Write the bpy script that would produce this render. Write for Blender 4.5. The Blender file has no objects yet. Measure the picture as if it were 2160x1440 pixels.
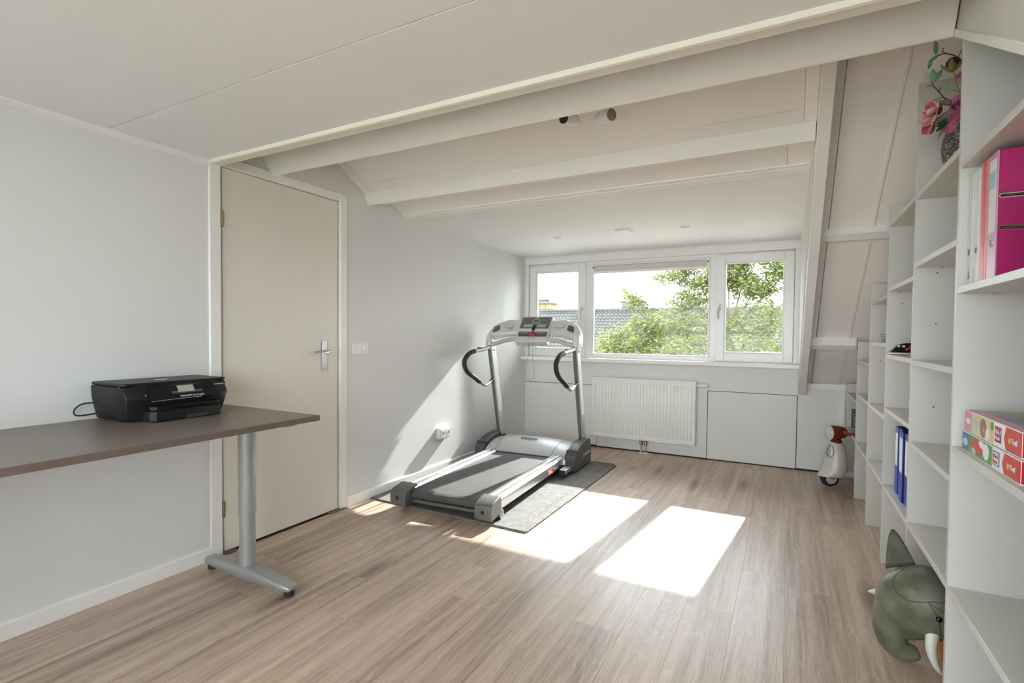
import bpy, bmesh, math, random
from mathutils import Matrix, Vector

# ------------------------------------------------------------------ camera, sky, sun, exposure
SC = bpy.context.scene
COL = SC.collection
cam_d = bpy.data.cameras.new('camera'); cam = bpy.data.objects.new('camera', cam_d); COL.objects.link(cam)
cam_d.sensor_width = 36.0; cam_d.lens = 1088.567 / 2160 * 36.0
cam_d.shift_y = 13.18 / 2160; cam_d.clip_start = 0.02; cam_d.clip_end = 400
_yaw, _pit, _rol = 0.490178, 0.026431, 0.008837
_f = Vector((-math.sin(_yaw) * math.cos(_pit), math.cos(_yaw) * math.cos(_pit), -math.sin(_pit)))
_r0 = Vector((math.cos(_yaw), math.sin(_yaw), 0)); _u0 = _r0.cross(_f)
_r = _r0 * math.cos(_rol) + _u0 * math.sin(_rol); _u = _u0 * math.cos(_rol) - _r0 * math.sin(_rol)
_m = Matrix((_r, _u, -_f)).transposed().to_4x4(); _m.translation = (0, 0, 1.22)
cam.matrix_world = _m
SC.camera = cam

SKY_STRENGTH = 1.0
SUN_STRENGTH = 1.5
EXPOSURE = 3.36
w = bpy.data.worlds.new('sky'); SC.world = w; w.use_nodes = True
wn = w.node_tree.nodes; wl = w.node_tree.links
bg = wn['Background']; bg.inputs[1].default_value = SKY_STRENGTH
tc = wn.new('ShaderNodeTexCoord'); mp = wn.new('ShaderNodeMapping'); mp.inputs['Scale'].default_value = (1, 1, 2.5)
nz = wn.new('ShaderNodeTexNoise'); nz.inputs['Scale'].default_value = 3.5; nz.inputs['Detail'].default_value = 3
rp = wn.new('ShaderNodeValToRGB')
rp.color_ramp.elements[0].position = 0.36; rp.color_ramp.elements[0].color = (0.66, 0.74, 0.80, 1)
rp.color_ramp.elements[1].position = 0.56; rp.color_ramp.elements[1].color = (0.92, 0.965, 1.0, 1)
wl.new(tc.outputs['Generated'], mp.inputs[0]); wl.new(mp.outputs[0], nz.inputs['Vector'])
wl.new(nz.outputs['Fac'], rp.inputs[0]); wl.new(rp.outputs[0], bg.inputs[0])

sun_d = bpy.data.lights.new('sun', 'SUN'); sun = bpy.data.objects.new('sun', sun_d); COL.objects.link(sun)
sun_d.energy = SUN_STRENGTH; sun_d.angle = math.radians(0.7); sun_d.color = (1.0, 0.975, 0.94)
SUN_DIR = Vector((-0.110, -1.0, -0.66))
sun.rotation_euler = SUN_DIR.to_track_quat('-Z', 'Y').to_euler()
sun.location = (1, 9, 8)

vs = SC.view_settings
vs.view_transform = 'Standard'; vs.look = 'None'; vs.exposure = EXPOSURE; vs.gamma = 1.0; vs.use_curve_mapping = False
SC.cycles.use_denoising = True
SC.cycles.max_bounces = 6; SC.cycles.diffuse_bounces = 5; SC.cycles.glossy_bounces = 2
SC.cycles.transparent_max_bounces = 8
SC.cycles.use_adaptive_sampling = True; SC.cycles.adaptive_threshold = 0.10
SC.cycles.sample_clamp_indirect = 6.0
SC.cycles.caustics_reflective = False; SC.cycles.caustics_refractive = False
random.seed(7)

# ------------------------------------------------------------------ materials
def _nodes(name):
    m = bpy.data.materials.new(name); m.use_nodes = True
    nt = m.node_tree
    return m, nt, nt.nodes['Principled BSDF']

def srgb(r, g, b):
    f = lambda c: (c / 255 / 12.92) if c / 255 <= 0.04045 else ((c / 255 + 0.055) / 1.055) ** 2.4
    return (f(r), f(g), f(b), 1.0)

def paint(name, col, rough=0.5, var=0.03, scale=6.0, bump=0.0, bscale=120.0, metal=0.0, spec=0.5, coat=0.0):
    """plain surface with faint procedural mottling and fine relief"""
    m, nt, b = _nodes(name); N, L = nt.nodes, nt.links
    b.inputs['Roughness'].default_value = rough; b.inputs['Metallic'].default_value = metal
    b.inputs['Specular IOR Level'].default_value = spec
    b.inputs['Coat Weight'].default_value = coat; b.inputs['Coat Roughness'].default_value = 0.08
    t = N.new('ShaderNodeTexCoord'); n = N.new('ShaderNodeTexNoise')
    n.inputs['Scale'].default_value = scale; n.inputs['Detail'].default_value = 2
    r = N.new('ShaderNodeValToRGB')
    c = col
    r.color_ramp.elements[0].position = 0.3; r.color_ramp.elements[1].position = 0.7
    r.color_ramp.elements[0].color = (max(0, c[0] * (1 - var)), max(0, c[1] * (1 - var)), max(0, c[2] * (1 - var)), 1)
    r.color_ramp.elements[1].color = (min(1, c[0] * (1 + var)), min(1, c[1] * (1 + var)), min(1, c[2] * (1 + var)), 1)
    L.new(t.outputs['Object'], n.inputs['Vector']); L.new(n.outputs['Fac'], r.inputs[0]); L.new(r.outputs[0], b.inputs['Base Color'])
    if bump:
        n2 = N.new('ShaderNodeTexNoise'); n2.inputs['Scale'].default_value = bscale; n2.inputs['Detail'].default_value = 3
        bp = N.new('ShaderNodeBump'); bp.inputs['Strength'].default_value = bump; bp.inputs['Distance'].default_value = 0.002
        L.new(t.outputs['Object'], n2.inputs['Vector']); L.new(n2.outputs['Fac'], bp.inputs['Height']); L.new(bp.outputs[0], b.inputs['Normal'])
    return m

M = {}
M['wall'] = paint('wall_paint', (0.765, 0.76, 0.745, 1), 0.85, 0.012, 2.0, 0.06, 90, spec=0.2)
M['knee'] = paint('knee_wall_paint', (0.79, 0.79, 0.77, 1), 0.6, 0.01, 2.0, 0.03, 90, spec=0.3)
M['ceil'] = paint('ceiling_panel_white', (0.90, 0.885, 0.875, 1), 0.6, 0.01, 1.5, spec=0.3)
M['roofpanel'] = paint('roof_panel_white', (0.92, 0.89, 0.86, 1), 0.55, 0.01, 1.5, spec=0.3)
M['beam'] = paint('beam_cream_gloss', (0.93, 0.91, 0.86, 1), 0.4, 0.012, 3.0, spec=0.4)
M['trim'] = paint('trim_white', (0.88, 0.865, 0.83, 1), 0.4, 0.01, 3.0, spec=0.4)
M['trimcream'] = paint('trim_cream', (0.85, 0.81, 0.70, 1), 0.4, 0.01, 3.0, spec=0.4)
M['door'] = paint('door_cream', (0.79, 0.745, 0.655, 1), 0.38, 0.012, 1.5, spec=0.45)
M['pvc'] = paint('window_frame_white', (0.85, 0.85, 0.84, 1), 0.3, 0.005, 3.0, spec=0.5)
M['shelf'] = paint('melamine_white', (0.665, 0.65, 0.615, 1), 0.35, 0.008, 3.0, spec=0.4)
M['radiator'] = paint('radiator_enamel', (0.86, 0.86, 0.83, 1), 0.3, 0.005, 3.0, spec=0.5)
M['plastic_w'] = paint('plastic_white', (0.84, 0.83, 0.80, 1), 0.35, 0.005, 5.0)
M['gap'] = paint('dark_gap', (0.05, 0.045, 0.04, 1), 0.9, 0.1)
M['threshold'] = paint('threshold_brown', (0.16, 0.115, 0.09, 1), 0.45, 0.1, 20)
M['brass'] = paint('aged_brass', (0.36, 0.29, 0.18, 1), 0.35, 0.15, 30, metal=1.0)
M['chrome'] = paint('chrome', (0.75, 0.75, 0.74, 1), 0.15, 0.03, 10, metal=1.0)
M['alu'] = paint('satin_aluminium', (0.72, 0.72, 0.71, 1), 0.3, 0.04, 14, metal=1.0)
M['silver'] = paint('silver_paint', (0.56, 0.57, 0.565, 1), 0.38, 0.02, 10, metal=0.35)
M['legsilver'] = paint('desk_leg_silver', (0.38, 0.39, 0.39, 1), 0.36, 0.03, 10, metal=0.4)
M['silver_lt'] = paint('light_silver_plastic', (0.66, 0.66, 0.64, 1), 0.35, 0.02, 10, metal=0.1)
M['silver_dk'] = paint('dark_silver_plastic', (0.16, 0.155, 0.145, 1), 0.42, 0.05, 14, metal=0.25)
M['charcoal'] = paint('charcoal_plastic', (0.075, 0.075, 0.075, 1), 0.45, 0.06, 14, bump=0.05)
M['black'] = paint('black_plastic', (0.012, 0.012, 0.013, 1), 0.35, 0.1, 14)
M['blackgloss'] = paint('black_gloss_plastic', (0.007, 0.007, 0.008, 1), 0.12, 0.05, 14, spec=0.35)
M['blackmatte'] = paint('black_matte_plastic', (0.013, 0.013, 0.014, 1), 0.42, 0.06, 14, bump=0.05, bscale=300, spec=0.28)
M['rubber'] = paint('black_rubber', (0.02, 0.02, 0.02, 1), 0.7, 0.1, 30)
M['foam'] = paint('black_foam_grip', (0.018, 0.016, 0.015, 1), 0.6, 0.1, 60, bump=0.2, bscale=200)
M['belt'] = paint('treadmill_belt', (0.085, 0.085, 0.083, 1), 0.62, 0.12, 9, bump=0.15, bscale=260)
M['mat'] = paint('exercise_mat', (0.16, 0.155, 0.145, 1), 0.72, 0.22, 22, bump=0.55, bscale=130)
M['desk'] = paint('desk_top_taupe', (0.185, 0.15, 0.128, 1), 0.34, 0.05, 3, bump=0.02, bscale=150)
M['deskedge'] = paint('desk_edge_brown', (0.155, 0.115, 0.09, 1), 0.4, 0.1, 30)
M['screen'] = paint('display_grey', (0.42, 0.41, 0.36, 1), 0.15, 0.03, 4)
M['lcd'] = paint('lcd_grey', (0.38, 0.39, 0.36, 1), 0.2, 0.03, 4)
M['dispgrey'] = paint('console_display_grey', (0.13, 0.135, 0.13, 1), 0.25, 0.05, 8)
M['red'] = paint('red_plastic', (0.75, 0.03, 0.02, 1), 0.35, 0.04, 10)
M['sticker'] = paint('red_sticker', (0.62, 0.10, 0.06, 1), 0.4, 0.05, 10)
M['white'] = paint('print_white', (0.82, 0.82, 0.80, 1), 0.45, 0.01, 10)
M['printgrey'] = paint('print_light_grey', (0.55, 0.55, 0.54, 1), 0.4, 0.02, 10)
M['printdark'] = paint('print_dark', (0.06, 0.06, 0.06, 1), 0.5, 0.02, 10)
M['wire'] = paint('grey_cord', (0.22, 0.21, 0.19, 1), 0.6, 0.05, 10)
M['copper'] = paint('copper_pipe', (0.36, 0.20, 0.12, 1), 0.35, 0.1, 30, metal=0.9)
M['blind'] = paint('blind_fabric', (0.66, 0.62, 0.60, 1), 0.8, 0.04, 40, bump=0.1, bscale=400)
M['blindcase'] = paint('blind_case_pink_white', (0.90, 0.87, 0.86, 1), 0.4, 0.01, 6)
M['bluefile'] = paint('binder_blue', srgb(38, 72, 165), 0.45, 0.05, 12, bump=0.1, bscale=300)
M['bluedark'] = paint('binder_blue_inside', srgb(14, 20, 75), 0.5, 0.1, 12)
M['paper'] = paint('label_paper', (0.80, 0.81, 0.82, 1), 0.7, 0.02, 10)
M['pages'] = paint('page_edges', (0.60, 0.54, 0.58, 1), 0.8, 0.1, 60)
M['whitefile'] = paint('binder_white', (0.72, 0.73, 0.73, 1), 0.35, 0.02, 12)
M['redfile'] = paint('binder_red', srgb(215, 60, 80), 0.35, 0.03, 12)
M['salmon'] = paint('binder_red_glare_and_rim', srgb(226, 135, 130), 0.35, 0.03, 12)  # red binder paled by painted glare; also the toy wheel's own rim colour
M['pinkfile'] = paint('binder_magenta', srgb(178, 38, 105), 0.32, 0.03, 12, spec=0.4)
M['pinkspine_glare'] = paint('binder_magenta_spine_glare', srgb(205, 150, 178), 0.3, 0.05, 6)  # magenta spine turned pale lilac: window glare painted into the colour
M['lightblue'] = paint('label_light_blue', srgb(165, 200, 215), 0.6, 0.03, 12)
M['elephant'] = paint('elephant_velvet_olive', (0.140, 0.146, 0.100, 1), 0.5, 0.38, 13, bump=0.3, bscale=60)
M['earfelt'] = paint('elephant_ear_dark_olive', (0.085, 0.085, 0.052, 1), 0.6, 0.3, 20, bump=0.3, bscale=60)
M['seam'] = paint('seam_thread_dark', (0.03, 0.035, 0.022, 1), 0.8, 0.1, 20)
M['tusk'] = paint('tusk_felt_white', (0.74, 0.74, 0.68, 1), 0.7, 0.03, 20)
M['oak'] = paint('stool_leg_orange_wood', (0.50, 0.23, 0.06, 1), 0.45, 0.1, 25)
M['eye'] = paint('eye_black', (0.004, 0.004, 0.004, 1), 0.1, 0.0)
M['cream'] = paint('scooter_cream', (0.66, 0.61, 0.55, 1), 0.28, 0.015, 5)
M['oxblood'] = paint('scooter_oxblood', (0.175, 0.028, 0.012, 1), 0.16, 0.05, 6)
M['lens'] = paint('headlight_lens', (0.62, 0.66, 0.66, 1), 0.12, 0.25, 70)
M['vase'] = None
M['nest'] = paint('dry_nest_fibre', (0.34, 0.20, 0.10, 1), 0.8, 0.35, 40)
M['bark'] = paint('twig_brown', (0.10, 0.065, 0.045, 1), 0.8, 0.3, 40)
M['driftwood'] = paint('driftwood_grey', (0.25, 0.21, 0.18, 1), 0.8, 0.3, 50, bump=0.4, bscale=80)
M['leafgreen'] = paint('artificial_leaf_mint', (0.20, 0.38, 0.26, 1), 0.5, 0.2, 30)
M['leafdark'] = paint('artificial_leaf_dark', (0.03, 0.10, 0.045, 1), 0.45, 0.25, 30)
M['sepal'] = paint('sepal_yellow_green', (0.24, 0.24, 0.045, 1), 0.5, 0.25, 40)
M['rose'] = paint('rose_petal_pink', (0.56, 0.16, 0.28, 1), 0.6, 0.35, 45)
M['rosein'] = paint('rose_heart_magenta', (0.42, 0.05, 0.20, 1), 0.6, 0.3, 45)
M['bud'] = paint('bud_burgundy', (0.12, 0.015, 0.03, 1), 0.5, 0.35, 45)
M['basket'] = paint('wicker_tan', (0.36, 0.23, 0.15, 1), 0.7, 0.3, 60)
M['brick_y'] = paint('chimney_yellow_stone', (0.22, 0.17, 0.09, 1), 0.85, 0.12, 3)
M['chimcap'] = paint('chimney_cap_grey', (0.13, 0.125, 0.12, 1), 0.85, 0.1, 3)
M['ground'] = paint('street_ground', (0.30, 0.30, 0.26, 1), 0.95, 0.2, 0.15)
M['housewall'] = paint('house_brick_wall', (0.28, 0.20, 0.16, 1), 0.9, 0.15, 2)
M['box_red'] = paint('puzzle_box_red', srgb(205, 40, 45), 0.25, 0.03, 10)
M['box_pink'] = paint('puzzle_box_pink', srgb(225, 130, 165), 0.3, 0.05, 10)
M['box_blue'] = paint('puzzle_box_blue', srgb(62, 116, 170), 0.3, 0.05, 10)
M['box_mag'] = paint('puzzle_box_magenta', srgb(165, 40, 110), 0.3, 0.05, 10)
M['box_green'] = paint('puzzle_box_green', srgb(100, 150, 70), 0.3, 0.2, 14)
M['box_yellow'] = paint('puzzle_box_yellow', srgb(236, 190, 60), 0.3, 0.05, 14)
M['box_skin'] = paint('puzzle_box_peach', srgb(225, 200, 160), 0.3, 0.1, 14)
M['box_mint'] = paint('puzzle_box_mint', srgb(170, 205, 205), 0.3, 0.1, 14)
M['box_brown'] = paint('puzzle_box_brown', srgb(150, 110, 80), 0.3, 0.15, 14)

def confetti(name, cols, scale):
    """printed lid: soft blotches of several colours"""
    m, nt, b = _nodes(name); N, L = nt.nodes, nt.links
    t = N.new('ShaderNodeTexCoord'); n = N.new('ShaderNodeTexNoise'); n.inputs['Scale'].default_value = scale; n.inputs['Detail'].default_value = 2
    r = N.new('ShaderNodeValToRGB'); r.color_ramp.elements[0].color = cols[0]; r.color_ramp.elements[0].position = 0.3
    r.color_ramp.elements[1].color = cols[-1]; r.color_ramp.elements[1].position = 0.72
    k = len(cols)
    for i in range(1, k - 1):
        e = r.color_ramp.elements.new(0.3 + 0.42 * i / (k - 1)); e.color = cols[i]
    L.new(t.outputs['Object'], n.inputs['Vector']); L.new(n.outputs['Fac'], r.inputs[0]); L.new(r.outputs[0], b.inputs['Base Color'])
    b.inputs['Roughness'].default_value = 0.3
    return m
M['lid_print'] = confetti('puzzle_lid_print', [srgb(150, 60, 110), srgb(120, 90, 140), srgb(130, 150, 110), srgb(175, 165, 120), srgb(90, 130, 90)], 9)

def vase_mat():
    m, nt, b = _nodes('vase_rough_stone'); N, L = nt.nodes, nt.links
    t = N.new('ShaderNodeTexCoord'); mp_ = N.new('ShaderNodeMapping'); mp_.inputs['Scale'].default_value = (70, 70, 160)
    mp_.inputs['Rotation'].default_value = (0.5, 0.2, 0)
    n = N.new('ShaderNodeTexNoise'); n.inputs['Scale'].default_value = 1.0; n.inputs['Detail'].default_value = 5
    r = N.new('ShaderNodeValToRGB'); r.color_ramp.elements[0].position = 0.50; r.color_ramp.elements[0].color = (0.075, 0.066, 0.06, 1)
    r.color_ramp.elements[1].position = 0.66; r.color_ramp.elements[1].color = (0.40, 0.37, 0.33, 1)
    bp = N.new('ShaderNodeBump'); bp.inputs['Strength'].default_value = 0.6; bp.inputs['Distance'].default_value = 0.003
    L.new(t.outputs['Object'], mp_.inputs[0]); L.new(mp_.outputs[0], n.inputs['Vector']); L.new(n.outputs['Fac'], r.inputs[0])
    L.new(r.outputs[0], b.inputs['Base Color']); L.new(n.outputs['Fac'], bp.inputs['Height']); L.new(bp.outputs[0], b.inputs['Normal'])
    b.inputs['Roughness'].default_value = 0.8
    return m
M['vase'] = vase_mat()

def petal_mat():
    m, nt, b = _nodes('magnolia_petal'); N, L = nt.nodes, nt.links
    t = N.new('ShaderNodeTexCoord'); n = N.new('ShaderNodeTexNoise'); n.inputs['Scale'].default_value = 22; n.inputs['Detail'].default_value = 2
    r = N.new('ShaderNodeValToRGB'); r.color_ramp.elements[0].position = 0.38; r.color_ramp.elements[0].color = (0.50, 0.07, 0.16, 1)
    r.color_ramp.elements[1].position = 0.62; r.color_ramp.elements[1].color = (0.66, 0.50, 0.36, 1)
    L.new(t.outputs['Object'], n.inputs['Vector']); L.new(n.outputs['Fac'], r.inputs[0]); L.new(r.outputs[0], b.inputs['Base Color'])
    b.inputs['Roughness'].default_value = 0.5
    return m
M['petal'] = petal_mat()

def wood_floor():
    m, nt, b = _nodes('oak_laminate'); N, L = nt.nodes, nt.links
    def math_(op, a, bv=None, c=None):
        n = N.new('ShaderNodeMath'); n.operation = op
        for k, v in enumerate((a, bv, c)):
            if v is None: continue
            if isinstance(v, (int, float)): n.inputs[k].default_value = v
            else: L.new(v, n.inputs[k])
        return n.outputs[0]
    def noise(vec, sc, detail, rough=0.5, dist=0.0):
        mpn = N.new('ShaderNodeMapping'); mpn.inputs['Scale'].default_value = sc; L.new(vec, mpn.inputs[0])
        n = N.new('ShaderNodeTexNoise'); n.inputs['Scale'].default_value = 1.0; n.inputs['Detail'].default_value = detail
        n.inputs['Roughness'].default_value = rough; n.inputs['Distortion'].default_value = dist
        L.new(mpn.outputs[0], n.inputs['Vector']); return n.outputs['Fac']
    t = N.new('ShaderNodeTexCoord'); oi = N.new('ShaderNodeObjectInfo'); rnd = oi.outputs['Random']
    off = N.new('ShaderNodeVectorMath'); off.operation = 'MULTIPLY_ADD'
    cmb = N.new('ShaderNodeCombineXYZ')
    for k in range(3): L.new(rnd, cmb.inputs[k])
    L.new(cmb.outputs[0], off.inputs[0]); off.inputs[1].default_value = (37.0, 91.0, 53.0); L.new(t.outputs['Object'], off.inputs[2])
    P = off.outputs[0]
    # knots: sparse stretched cells that also bend the growth rings around them
    mk = N.new('ShaderNodeMapping'); mk.inputs['Scale'].default_value = (4.2, 0.85, 4.2); L.new(P, mk.inputs[0])
    vo = N.new('ShaderNodeTexVoronoi'); vo.inputs['Scale'].default_value = 1.0; L.new(mk.outputs[0], vo.inputs['Vector'])
    kd = vo.outputs['Distance']
    bend = math_('MULTIPLY', math_('POWER', math_('SUBTRACT', 1.0, math_('MINIMUM', math_('MULTIPLY', kd, 1.7), 1.0)), 2.0), 0.42)
    # growth rings: contour lines of a smooth field stretched along the plank -> cathedral arches
    field = math_('ADD', noise(P, (6.5, 0.50, 6.5), 1.0, 0.35), bend)
    wob = noise(P, (30, 3.0, 30), 1.0)
    ph = math_('ADD', math_('MULTIPLY', field, 20.0), math_('MULTIPLY', wob, 1.1))
    saw = math_('FRACT', ph)
    ring = math_('SUBTRACT', math_('POWER', saw, 7.0), math_('MULTIPLY', saw, 0.30))   # thin pale line at each ring edge
    # fibres and broad streaks
    fib = noise(P, (210, 5.0, 210), 2.0, 0.6)
    strk = noise(P, (26, 0.8, 26), 2.0, 0.55)
    pore = noise(P, (420, 14.0, 420), 1.0, 0.5)
    tone = math_('ADD', math_('ADD', math_('MULTIPLY', fib, 0.34), math_('MULTIPLY', strk, 0.66)), math_('MULTIPLY', math_('SUBTRACT', rnd, 0.5), 0.10))
    tone = math_('ADD', tone, math_('MULTIPLY', ring, 0.15))
    r1 = N.new('ShaderNodeValToRGB'); L.new(tone, r1.inputs[0])
    r1.color_ramp.elements[0].position = 0.24; r1.color_ramp.elements[0].color = (0.230, 0.160, 0.120, 1)
    r1.color_ramp.elements[1].position = 0.66; r1.color_ramp.elements[1].color = (0.66, 0.505, 0.392, 1)
    e = r1.color_ramp.elements.new(0.47); e.color = (0.49, 0.363, 0.278, 1)
    # dark knot hearts
    rk = N.new('ShaderNodeValToRGB'); rk.color_ramp.elements[0].position = 0.05; rk.color_ramp.elements[0].color = (0.42, 0.38, 0.36, 1)
    rk.color_ramp.elements[1].position = 0.21; rk.color_ramp.elements[1].color = (1, 1, 1, 1)
    L.new(math_('ADD', kd, math_('MULTIPLY', math_('SUBTRACT', wob, 0.5), 0.12)), rk.inputs[0])
    mm = N.new('ShaderNodeMix'); mm.data_type = 'RGBA'; mm.blend_type = 'MULTIPLY'; mm.inputs[0].default_value = 0.9
    L.new(r1.outputs[0], mm.inputs[6]); L.new(rk.outputs[0], mm.inputs[7])
    # short dark pores
    rp_ = N.new('ShaderNodeValToRGB'); rp_.color_ramp.elements[0].position = 0.30; rp_.color_ramp.elements[0].color = (0.62, 0.58, 0.55, 1)
    rp_.color_ramp.elements[1].position = 0.42; rp_.color_ramp.elements[1].color = (1, 1, 1, 1); L.new(pore, rp_.inputs[0])
    m2 = N.new('ShaderNodeMix'); m2.data_type = 'RGBA'; m2.blend_type = 'MULTIPLY'; m2.inputs[0].default_value = 0.7
    L.new(mm.outputs[2], m2.inputs[6]); L.new(rp_.outputs[0], m2.inputs[7]); L.new(m2.outputs[2], b.inputs['Base Color'])
    rr = N.new('ShaderNodeMapRange'); rr.inputs[3].default_value = 0.30; rr.inputs[4].default_value = 0.40; L.new(fib, rr.inputs[0]); L.new(rr.outputs[0], b.inputs['Roughness'])
    bp = N.new('ShaderNodeBump'); bp.inputs['Strength'].default_value = 0.08; bp.inputs['Distance'].default_value = 0.001
    L.new(fib, bp.inputs['Height']); L.new(bp.outputs[0], b.inputs['Normal'])
    b.inputs['Specular IOR Level'].default_value = 0.9
    return m
M['floor'] = wood_floor()

def glass_mat():
    m = bpy.data.materials.new('window_glass'); m.use_nodes = True; nt = m.node_tree; N, L = nt.nodes, nt.links
    N.remove(N['Principled BSDF']); out = N['Material Output']
    tr = N.new('ShaderNodeBsdfTransparent'); tr.inputs[0].default_value = (0.97, 0.985, 0.98, 1)
    gl = N.new('ShaderNodeBsdfGlossy'); gl.inputs['Roughness'].default_value = 0.02
    df = N.new('ShaderNodeBsdfDiffuse'); df.inputs[0].default_value = (0.8, 0.85, 0.9, 1)
    fr = N.new('ShaderNodeFresnel'); fr.inputs['IOR'].default_value = 1.20
    mx = N.new('ShaderNodeMixShader'); mx2 = N.new('ShaderNodeMixShader')
    t = N.new('ShaderNodeTexCoord'); n = N.new('ShaderNodeTexNoise'); n.inputs['Scale'].default_value = 2.2; n.inputs['Detail'].default_value = 4
    mr = N.new('ShaderNodeMapRange'); mr.inputs[1].default_value = 0.45; mr.inputs[2].default_value = 0.75; mr.inputs[3].default_value = 0.0; mr.inputs[4].default_value = 0.012
    L.new(t.outputs['Object'], n.inputs['Vector']); L.new(n.outputs['Fac'], mr.inputs[0])
    L.new(mr.outputs[0], mx2.inputs[0]); L.new(tr.outputs[0], mx2.inputs[1]); L.new(df.outputs[0], mx2.inputs[2])
    L.new(fr.outputs[0], mx.inputs[0]); L.new(mx2.outputs[0], mx.inputs[1]); L.new(gl.outputs[0], mx.inputs[2]); L.new(mx.outputs[0], out.inputs[0])
    return m
M['glass'] = glass_mat()

def leaf_mat(name, cols):
    m = bpy.data.materials.new(name); m.use_nodes = True; nt = m.node_tree; N, L = nt.nodes, nt.links
    b = N['Principled BSDF']; out = N['Material Output']
    g = N.new('ShaderNodeNewGeometry'); r = N.new('ShaderNodeValToRGB')
    r.color_ramp.elements[0].color = cols[0]; r.color_ramp.elements[1].color = cols[-1]
    for i in range(1, len(cols) - 1):
        e = r.color_ramp.elements.new(i / (len(cols) - 1)); e.color = cols[i]
    L.new(g.outputs['Random Per Island'], r.inputs[0]); L.new(r.outputs[0], b.inputs['Base Color']); b.inputs['Roughness'].default_value = 0.5
    tl = N.new('ShaderNodeBsdfTranslucent'); L.new(r.outputs[0], tl.inputs[0])
    mx = N.new('ShaderNodeMixShader'); mx.inputs[0].default_value = 0.45
    L.new(b.outputs[0], mx.inputs[1]); L.new(tl.outputs[0], mx.inputs[2]); L.new(mx.outputs[0], out.inputs[0])
    return m
M['foliage'] = leaf_mat('tree_leaves', [(0.085, 0.110, 0.045, 1), (0.13, 0.16, 0.055, 1), (0.20, 0.225, 0.070, 1), (0.28, 0.29, 0.095, 1)])
M['treebark'] = paint('tree_bark', (0.13, 0.11, 0.09, 1), 0.9, 0.3, 8)

def tile_mat():
    m, nt, b = _nodes('roof_tiles_grey'); N, L = nt.nodes, nt.links
    t = N.new('ShaderNodeTexCoord'); n = N.new('ShaderNodeTexNoise'); n.inputs['Scale'].default_value = 1.1; n.inputs['Detail'].default_value = 5
    r = N.new('ShaderNodeValToRGB'); r.color_ramp.elements[0].position = 0.3; r.color_ramp.elements[0].color = (0.050, 0.049, 0.048, 1)
    r.color_ramp.elements[1].position = 0.7; r.color_ramp.elements[1].color = (0.085, 0.082, 0.080, 1)
    L.new(t.outputs['Object'], n.inputs['Vector']); L.new(n.outputs['Fac'], r.inputs[0]); L.new(r.outputs[0], b.inputs['Base Color'])
    b.inputs['Roughness'].default_value = 0.75
    return m
M['tile'] = tile_mat()

# ------------------------------------------------------------------ mesh helpers
WM = {}   # object name -> world matrix of things (Empties), for building parts in world coordinates

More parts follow.
